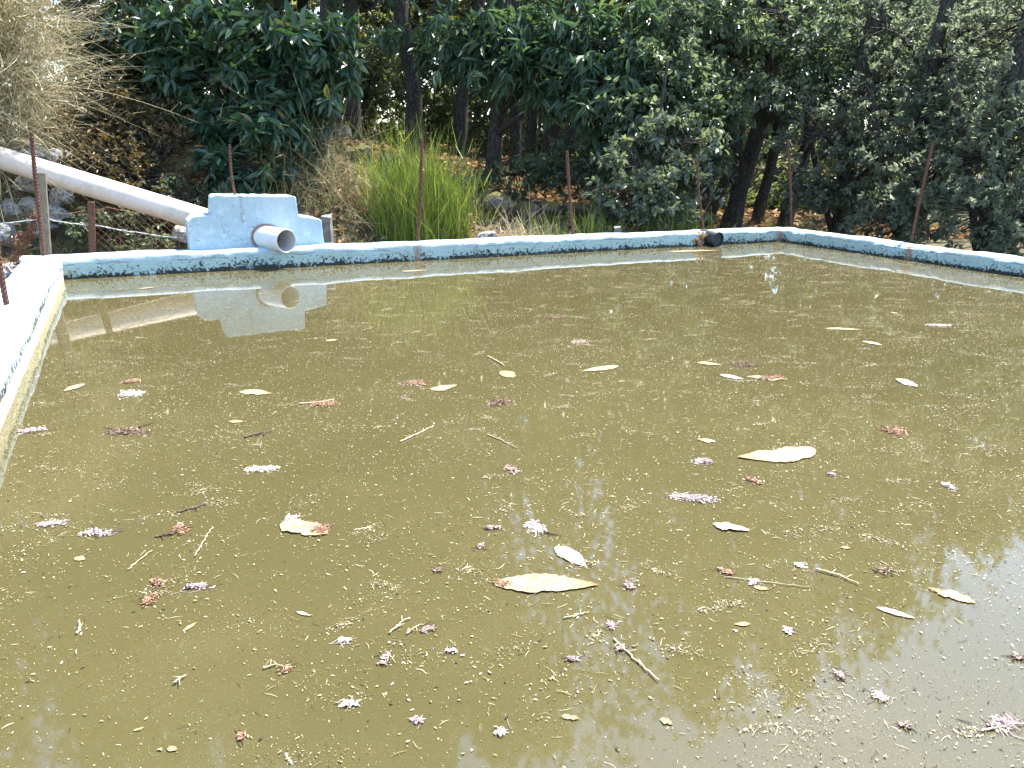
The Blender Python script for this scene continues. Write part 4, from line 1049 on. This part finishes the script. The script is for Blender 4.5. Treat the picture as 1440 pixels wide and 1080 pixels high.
def wleaf(p0, p1, wid, mat, label, curl=.012, bow=.0, seed=0, name='floating_leaf', group='dead leaves floating on the water', teeth=9, ragged=0.0, z=.0018):
    """a leaf on the water from stalk p0 to tip p1 (picture px), wid = width/length"""
    g = np.random.default_rng(300 + seed)
    A = atz(*p0); Bq = atz(*p1); D = Bq - A; L = np.linalg.norm(D); D /= L; S = np.array([-D[1], D[0], 0])
    nu, nv = 60, 9
    teeth = teeth if not ragged else 11; ragged = ragged + .14
    u = np.linspace(0, 1, nu); prof = np.sin(math.pi * np.clip(u, 0, 1) ** .85) ** .8 * (1 - .15 * u) + .02
    if teeth: prof = prof * (1 + .10 * (1 - np.abs(((u * teeth) % 1) * 2 - 1)))
    v = np.linspace(-1, 1, nv)
    U, Vv = np.meshgrid(u, v, indexing='ij')
    rag = 1 + ragged * ((vnoise(U * 6 + seed * 3, np.sign(Vv) * 2.5 + seed) - .5) * 2 + .6 * (vnoise(U * 19 + seed, np.sign(Vv) * 2.5) - .5))
    half = prof[:, None] * wid * L * .5 * rag
    curl = curl * .20
    Zc = z + curl * (np.abs(Vv) ** 2) * (.35 + .65 * vnoise(U * 3 + seed, Vv * .6 + 5)) * prof[:, None] + .35 * curl * (vnoise(U * 5 + seed, Vv * 2) ) + curl * .5 * U ** 4
    X3 = A + D * (L * U)[..., None] + S * (Vv * half + bow * L * np.sin(math.pi * U))[..., None]
    X3[..., 2] = np.maximum(Zc, .0014)
    i = (np.arange(nu - 1)[:, None] * nv + np.arange(nv - 1)[None]).ravel()
    q = np.stack([i, i + nv, i + nv + 1, i + 1], -1)
    me = mesh(name, X3.reshape(-1, 3), [q], smooth=True, vattrs={'u': U.ravel(), 'v': Vv.ravel()})
    o = put(name, me, M[mat]); tag(o, label, 'leaf', group)
    # stalk
    return o
def wclump(box, mat, label, dens=1.0, seed=0, name='catkin_clump', group='catkin clumps floating on the water', cat='catkin clump', tw=0, ht=.0045, long=1.0, chips=.62):
    """a tangle of fallen catkins on the water inside a picture box"""
    g = np.random.default_rng(500 + seed)
    x0, y0, x1, y1 = box; c = atz((x0 + x1) / 2, (y0 + y1) / 2)
    rx = np.linalg.norm(atz(x1, (y0 + y1) / 2) - c); ry = abs(atz((x0 + x1) / 2, y0)[1] - c[1]); ry = min(ry, rx * 1.3 + .01)
    n = int(np.clip(dens * rx * ry * 110000, 60, 520)); mb = MB()
    k = max(3, n // 14); cen = np.cumsum(np.stack([g.uniform(-.1, .36, k), g.normal(size=k) * .22], -1), 0); cen -= cen.mean(0); cen *= min(1, .6 / (np.abs(cen).max() + 1e-6))
    for i in range(n):
        q = cen[g.integers(0, k)] + g.normal(size=2) * (.17 if g.random() < .75 else .31)
        w_ = max(0, 1 - (q[0] ** 2 + q[1] ** 2) * .7)
        p = c + np.array([q[0] * rx, q[1] * ry, .002 + ht * w_ * g.random()])
        a = g.uniform(0, 2 * math.pi); tone = np.clip(g.normal(.55, .27), 0, 1)
        if g.random() < chips:
            l = .002 + .004 * g.random(); D = np.array([math.cos(a), math.sin(a), .3 * g.normal()]); S = np.array([-math.sin(a), math.cos(a), .3 * g.normal()])
            mb.add([p - D * l, p + S * l * .6, p + D * l, p - S * l * .6], [np.array([[0, 1, 2, 3]])], tone)
        else:
            l = (.005 + .011 * g.random()) * long; tt = np.linspace(-.5, .5, 4); kx = g.normal() * .9
            P = np.stack([p[0] + l * (tt * math.cos(a) - kx * tt ** 2 * math.sin(a)), p[1] + l * (tt * math.sin(a) + kx * tt ** 2 * math.cos(a)), np.maximum(p[2] + l * .10 * g.normal() * tt, .0010)], -1)
            mb.tube(P, (.0006 + .0009 * g.random()) * np.array([.7, 1, 1, .6]), 4, a=tone)
    P = np.stack([c[0] + cen[:, 0] * rx, c[1] + cen[:, 1] * ry, np.full(k, .0022)], -1)
    if k > 2: mb.tube(smooth_path(P, 4 * k), .0006, 4, a=.15)
    for i in range(int(g.integers(3, 8))):
        a = g.uniform(0, 2 * math.pi); l = .015 + .03 * g.random(); q = c + np.array([g.normal() * rx * .5, g.normal() * ry * .5, .002])
        P = [q + np.array([math.cos(a + .5 * t * g.normal()) * l * t, math.sin(a) * l * t, -.001 * abs(t)]) for t in (-.5, -.1, .25, .5)]
        mb.tube(smooth_path(P, 7), .0004 + .0004 * g.random(), 4, a=g.choice([.05, .2, .5]))
    for i in range(tw):
        a = g.uniform(0, 2 * math.pi); l = rx * g.uniform(.8, 1.6)
        P = [c + np.array([math.cos(a) * l * t, math.sin(a) * l * t * .6, .003 + .004 * g.random()]) + g.normal(size=3) * np.array([.004, .004, 0]) for t in (-.4, 0, .5, 1)]
        mb.tube(smooth_path(P, 8), .0014, 4, a=.1)
    o = mb.build(name, M[mat], None); tag(o, label, cat, group); return o
def wtwig(pts, r, mat, label, seed=0):
    g = np.random.default_rng(700 + seed)
    P = np.array([atz(*p) for p in pts]); P[:, 2] = .003 + .003 * g.random(len(P))
    Q = smooth_path(P, 16); Q[:, :2] += .0015 * g.normal(size=(16, 2)); mb = MB()
    mb.tube(Q, np.linspace(r, r * .55, 16), 6, jitter=.4, seed=seed)
    for k in (5, 10):
        a = g.uniform(0, 6.28); mb.tube([Q[k], Q[k] + np.array([math.cos(a), math.sin(a), .1]) * r * 9], [r * .6, r * .3], 5)
    tag(mb.build('floating_twig', M[mat], None, smooth=True), label, 'twig', 'twigs floating on the water')

LV = [((694, 822), (842, 824), .30, 'leaf_cream', 'largest floating leaf, pale cream with toothed edges and a brown tip', .016, .02, .12),
      ((782, 769), (824, 798), .42, 'leaf_white', 'smooth white boat shaped leaf just above the largest cream leaf', .012, 0, .03),
      ((1145, 631), (1037, 644), .36, 'leaf_cream', 'long curved yellow leaf with a brown rib in the right half of the water', .022, .10, .12),
      ((395, 737), (462, 752), .50, 'leaf_cream', 'torn cream leaf with a reddish catkin heap on its end', .018, 0, .35),
      ((1372, 849), (1305, 828), .45, 'leaf_cream', 'ragged pale yellow leaf beside the sky reflection at the right', .012, 0, .4),
      ((1213, 480), (1240, 486), .45, 'leaf_white', 'bright white leaf near the far right wall', .012, 0, .1),
      ((1261, 533), (1290, 545), .50, 'leaf_white', 'white triangular leaf in the right half below the bright leaf by the wall', .016, 0, .2),
      ((870, 515), (818, 523), .30, 'leaf_cream', 'narrow pale yellow leaf floating alone beyond the centre', .010, 0, .05),
      ((119, 540), (89, 551), .42, 'leaf_cream', 'oval yellow leaf close to the left wall', .008, 0, .05),
      ((337, 551), (382, 554), .45, 'leaf_cream', 'cream leaf with a reddish stalk left of the centre', .010, 0, .2),
      ((606, 549), (643, 542), .50, 'leaf_cream', 'small cream leaf touching a brown catkin heap beyond the centre', .010, 0, .25),
      ((322, 593), (344, 594), .50, 'leaf_tan', 'small tan oval leaf left of the centre', .006, 0, .1),
      ((706, 522), (722, 532), .6, 'leaf_tan', 'small orange tan leaf below a pale twig beyond the centre', .008, 0, .2),
      ((1002, 738), (1054, 748), .46, 'leaf_white', 'crumpled white leaf right of the lilac catkin streak', .024, 0, .4),
      ((1006, 622), (980, 618), .55, 'leaf_cream', 'pale yellow leaf scrap left of the long curved leaf', .010, 0, .4),
      ((980, 510), (1015, 514), .40, 'leaf_tan', 'tan leaf at the left end of the far right debris raft', .010, 0, .3),
      ((1012, 527), (1046, 534), .42, 'leaf_white', 'white leaf in front of the far right debris raft', .010, 0, .3),
      ((1050, 530), (1108, 534), .34, 'leaf_cream', 'cream leaf at the right end of the far right debris raft', .012, 0, .4),
      ((1055, 878), (1032, 879), .40, 'leaf_cream', 'small yellow leaf above the sky reflection', .006, 0, .1),
      ((1232, 855), (1287, 871), .26, 'leaf_white', 'slim white leaf dusted with lilac catkins at the right', .010, 0, .15),
      ((235, 1053), (250, 1056), .6, 'leaf_tan', 'small tan leaf at the bottom left edge of the water', .006, 0, .1),
      ((928, 1012), (946, 1020), .6, 'leaf_cream', 'pale leaf scrap at the bottom edge right of centre', .008, 0, .4),
      ((1060, 826), (1082, 830), .5, 'leaf_tan', 'brown streaked leaf scrap below the red catkin clump', .006, 0, .2),
      ((1183, 770), (1196, 772), .6, 'leaf_tan', 'light brown leaf scrap left of the sky reflection', .006, 0, .1),
      ((458, 480), (476, 478), .5, 'leaf_cream', 'pale leaf lying just in front of the inlet block reflection', .006, 0, .2),
      ((1160, 462), (1213, 464), .22, 'leaf_cream', 'thin cream leaf in front of the right wall', .006, 0, .2),
      ((1252, 440), (1264, 441), .6, 'leaf_cream', 'round yellow leaf near the right wall', .005, 0, .0),
      ((218, 404), (192, 407), .25, 'leaf_cream', 'narrow pale leaf near the left back corner', .006, 0, .1),
      ((565, 382), (600, 380), .30, 'leaf_cream', 'pale leaf floating close to the back wall below the straight rebar', .006, 0, .2),
      ((105, 785), (120, 788), .6, 'leaf_cream', 'small yellow leaf below the purple debris streak at the left', .005, 0, .1),
      ((417, 861), (437, 867), .26, 'leaf_white', 'small white splinter of leaf left of the centre near the bottom', .004, 0, .0),
      ((257, 889), (277, 876), .26, 'leaf_cream', 'yellow leaf splinter at the lower left', .004, 0, .1),
      ((188, 1029), (203, 1024), .35, 'leaf_cream', 'pale leaf splinter near the bottom left corner', .004, 0, .1),
      ((790, 1008), (815, 1012), .45, 'leaf_cream', 'pale leaf scrap at the bottom centre', .006, 0, .5),
      ((940, 354), (1012, 352), .16, 'leaf_cream', 'long cream strip of leaf floating below the overflow pipe', .008, 0, .5)]
for i, (p0, p1, wd, mt, lab, cu, bo, rg) in enumerate(LV):
    wleaf(p0, p1, wd, mt, lab, cu, bo, i, ragged=rg)
CL = [((690, 812, 722, 832), 'cat_red', 'reddish catkins stuck on the left end of the largest leaf'),
      ((735, 728, 772, 758), 'cat_pale', 'pale pink catkin clump above the white boat shaped leaf'),
      ((432, 728, 470, 762), 'cat_red', 'reddish catkin heap on the end of the torn cream leaf'),
      ((937, 690, 1014, 712), 'cat_lilac', 'long lilac catkin streak right of the centre'),
      ((165, 545, 206, 563), 'cat_pale', 'white fluffy catkin clump near the left wall'),
      ((172, 532, 196, 542), 'cat_red', 'orange catkin clump just beyond the white clump at the left'),
      ((145, 594, 217, 620), 'cat_brown', 'large dark brown catkin heap near the left wall'),
      ((683, 556, 722, 576), 'cat_brown', 'brown catkin heap beyond the centre of the water'),
      ((564, 532, 602, 546), 'cat_red', 'reddish catkin heap touching a small cream leaf'),
      ((1238, 596, 1280, 617), 'cat_red', 'tan catkin heap in the right half below the white triangular leaf'),
      ((526, 912, 558, 944), 'cat_pink', 'round pink catkin clump near the bottom left of centre'),
      ((583, 878, 616, 896), 'cat_pink', 'pink catkin clump with a brown end right of the two pale twigs'),
      ((872, 814, 898, 834), 'cat_pink', 'pink catkin clump right of the largest leaf'),
      ((849, 872, 870, 890), 'cat_lilac', 'small round lilac clump below and right of the largest leaf'),
      ((240, 732, 268, 758), 'cat_red', 'red brown catkin tuft with a twig in the left half'),
      ((208, 808, 236, 832), 'cat_red', 'upper reddish catkin clump at the lower left'),
      ((192, 832, 226, 856), 'cat_red', 'lower reddish catkin clump at the lower left'),
      ((250, 818, 298, 834), 'cat_lilac', 'purple catkin clump right of the two reddish ones'),
      ((472, 896, 496, 908), 'cat_pale', 'small white catkin clump at the lower left of centre'),
      ((690, 1020, 718, 1042), 'cat_pale', 'white catkin clump at the bottom centre in the sky reflection'),
      ((1097, 880, 1118, 897), 'cat_pale', 'white lilac clump above the sky reflection at the right'),
      ((1110, 790, 1140, 802), 'cat_pale', 'pale catkin clump left of the long pale twig'),
      ((1008, 796, 1034, 814), 'cat_red', 'red catkin clump left of the thin pale stalk'),
      ((1050, 812, 1070, 826), 'cat_pale', 'pale catkin tuft on the thin pale stalk'),
      ((855, 904, 888, 921), 'cat_pink', 'pink catkin clump at the upper end of a diagonal twig'),
      ((45, 730, 92, 746), 'cat_lilac', 'purple grey debris streak at the left edge'),
      ((105, 742, 166, 758), 'cat_lilac', 'grey lilac catkin heap right of the debris streak at the left edge'),
      ((705, 654, 734, 668), 'cat_pink', 'pink catkin tuft in the middle of the water'),
      ((1230, 794, 1256, 812), 'cat_brown', 'dark catkin tuft left of the ragged yellow leaf'),
      ((1380, 1002, 1446, 1034), 'cat_lilac', 'big lilac bundle of stalks at the bottom right corner'),
      ((1222, 972, 1254, 992), 'cat_pale', 'white catkin clump on the sky reflection at the lower right'),
      ((970, 642, 1003, 656), 'cat_lilac', 'lilac white catkin clump left of the long curved leaf'),
      ((425, 560, 478, 576), 'cat_red', 'thin reddish catkin streak left of the centre'),
      ((1022, 506, 1068, 520), 'cat_brown', 'brown catkin heap in the middle of the far right debris raft'),
      ((1060, 526, 1106, 538), 'cat_red', 'reddish catkins lying on the cream leaf of the far right raft'),
      ((672, 738, 712, 748), 'cat_pink', 'thin pink catkin streak left of the pale pink clump'),
      ((604, 798, 628, 808), 'cat_brown', 'brown catkin tuft left of the largest leaf'),
      ((666, 765, 684, 773), 'cat_pink', 'tiny pink tuft between the pale pink clump and the largest leaf'),
      ((340, 653, 396, 668), 'cat_pale', 'pale catkin streak left of the centre'),
      ((20, 600, 68, 612), 'cat_lilac', 'grey lilac streak touching the left wall'),
      ((765, 440, 800, 452), 'cat_brown', 'brown catkin streak far out beyond the centre'),
      ((1300, 455, 1340, 461), 'cat_pale', 'thin pale streak in front of the right wall'),
      ((800, 476, 830, 486), 'cat_pink', 'pinkish tuft far out beyond the narrow yellow leaf'),
      ((560, 555, 580, 563), 'cat_brown', 'small brown tuft left of the brown heap beyond the centre'),
      ((1045, 668, 1072, 684), 'cat_red', 'thin tan tuft below the long curved leaf'),
      ((625, 912, 646, 922), 'cat_lilac', 'tiny lilac tuft right of the round pink clump'),
      ((790, 922, 818, 934), 'cat_lilac', 'lilac tuft at the lower centre left of the diagonal twig'),
      ((572, 1008, 602, 1020), 'cat_lilac', 'lilac tuft pair at the bottom left of the sky reflection'),
      ((395, 935, 412, 950), 'cat_red', 'reddish tuft at the end of a short pale twig at the lower left'),
      ((332, 1030, 346, 1044), 'cat_red', 'small orange tuft near the bottom left'),
      ((1265, 1015, 1282, 1028), 'cat_pink', 'pink tuft low on the sky reflection'),
      ((1415, 915, 1445, 935), 'cat_pink', 'pink clump at the right edge on the sky reflection'),
      ((1170, 938, 1192, 966), 'cat_pink', 'pink straggling tuft at the edge of the sky reflection'),
      ((470, 985, 512, 997), 'cat_pale', 'pale grey streak of crumbs at the bottom left of centre'),
      ((1160, 665, 1180, 672), 'cat_lilac', 'tiny lilac tuft below the tan heap in the right half'),
      ((1320, 678, 1344, 690), 'cat_pale', 'white ring of fluff above the sky reflection'),
      ((395, 722, 425, 738), 'cat_pale', 'white fluff on the stalk end of the torn cream leaf')]
for i, (bx, mt, lab) in enumerate(CL):
    wclump(bx, mt, lab, seed=i, tw=(2 if i in (6, 7, 14, 26, 28) else 0), long=(2.2 if 'stalks' in lab else 1.0))
TW = [(((862, 900), (890, 925), (926, 960)), .0022, 'twig_pale', 'pale diagonal twig at the lower centre'),
      (((1148, 803), (1180, 811), (1208, 824)), .0026, 'twig_pale', 'long pale twig in the right half left of the ragged leaf'),
      (((1020, 813), (1080, 820), (1140, 828)), .0015, 'twig_pale', 'thin pale stalk right of the red catkin clump'),
      (((548, 892), (562, 880), (577, 870)), .0022, 'twig_pale', 'left of the two pale twigs beside the pink catkin clump'),
      (((570, 893), (580, 887), (592, 880)), .0018, 'twig_pale', 'short pale twig running into the pink catkin clump'),
      (((792, 871), (808, 868), (828, 862)), .0018, 'twig_pale', 'curved pale twig below the largest leaf'),
      (((218, 756), (232, 754), (246, 752)), .0030, 'twig_dark', 'dark twig on the red brown tuft in the left half'),
      (((250, 722), (270, 716), (290, 710)), .0030, 'twig_dark', 'dark curved twig above the red brown tuft'),
      (((344, 616), (365, 611), (384, 607)), .0040, 'twig_dark', 'dark twig left of the centre beyond the pale streak'),
      (((275, 784), (285, 765), (300, 742)), .0017, 'twig_pale', 'thin forked pale stalk in the left half'),
      (((180, 803), (196, 789), (214, 776)), .0016, 'twig_pale', 'thin pale stalk above the reddish clumps at the left'),
      (((686, 502), (698, 508), (710, 516)), .0040, 'twig_pale', 'pale twig beyond the centre above a tan leaf'),
      (((562, 623), (585, 612), (610, 600)), .0030, 'twig_pale', 'long thin pale stalk in the middle distance left of centre'),
      (((686, 612), (705, 620), (728, 632)), .0020, 'twig_pale', 'thin pale stalk in the middle distance at the centre'),
      (((500, 747), (512, 744), (523, 741)), .0020, 'twig_pale', 'short pale twig right of the torn cream leaf'),
      (((110, 893), (113, 884), (112, 876)), .0022, 'twig_pale', 'tiny pale forked twig at the lower left edge'),
      (((245, 962), (255, 956), (262, 952)), .0022, 'twig_pale', 'short thick pale twig at the lower left'),
      (((370, 941), (385, 937), (400, 939)), .0018, 'twig_pale', 'short pale twig ending in a reddish tuft'),
      (((765, 750), (778, 752), (790, 755)), .0024, 'twig_dark', 'dark twig at the right of the pale pink clump'),
      (((420, 569), (440, 568), (470, 563)), .0028, 'twig_pale', 'thin stalk through the reddish streak left of the centre'),
      (((1380, 1030), (1410, 1022), (1445, 1018)), .0022, 'twig_pale', 'pale stalk under the lilac bundle at the bottom right corner')]
for i, (pts, r_, mt, lab) in enumerate(TW):
    wtwig(pts, r_, mt, lab, i)
# dry brown leaf bundle stuck on the wall beside the overflow pipe
g = np.random.default_rng(9); s_, z_ = on_wall(984, 338, -.02); P = []
mb = MB()
for k in range(26):
    c = xyz(s_ + g.normal() * .028, -.015 - .02 * g.random(), .085 + g.normal() * .03); D = unit(np.array([g.normal() * .5, g.normal() * .3, g.normal() - .6])); N = unit(np.array([.4, -.9, .2]) + g.normal(size=3) * .5)
    V, q = leaf_geo(c[None], D[None], N[None], np.array([.07]), np.array([.032])); mb.add(V, [q], g.random())
tag(mb.build('dead_leaf_bundle', M['litter'], None), 'orange brown dead leaves stuck to the wall beside the overflow pipe', 'dead leaves')

# ------------------------------------------------------------------ render settings
sc.view_settings.view_transform = 'Standard'; sc.view_settings.look = 'None'
sc.view_settings.exposure = 2.0; sc.view_settings.gamma = 1
sc.render.engine = 'CYCLES'
cy = sc.cycles
cy.max_bounces = 7; cy.diffuse_bounces = 3; cy.glossy_bounces = 3; cy.transmission_bounces = 4; cy.transparent_max_bounces = 4
cy.use_denoising = True
cy.caustics_reflective = False; cy.caustics_refractive = False
try: cy.denoising_prefilter = 'ACCURATE'
except Exception: pass
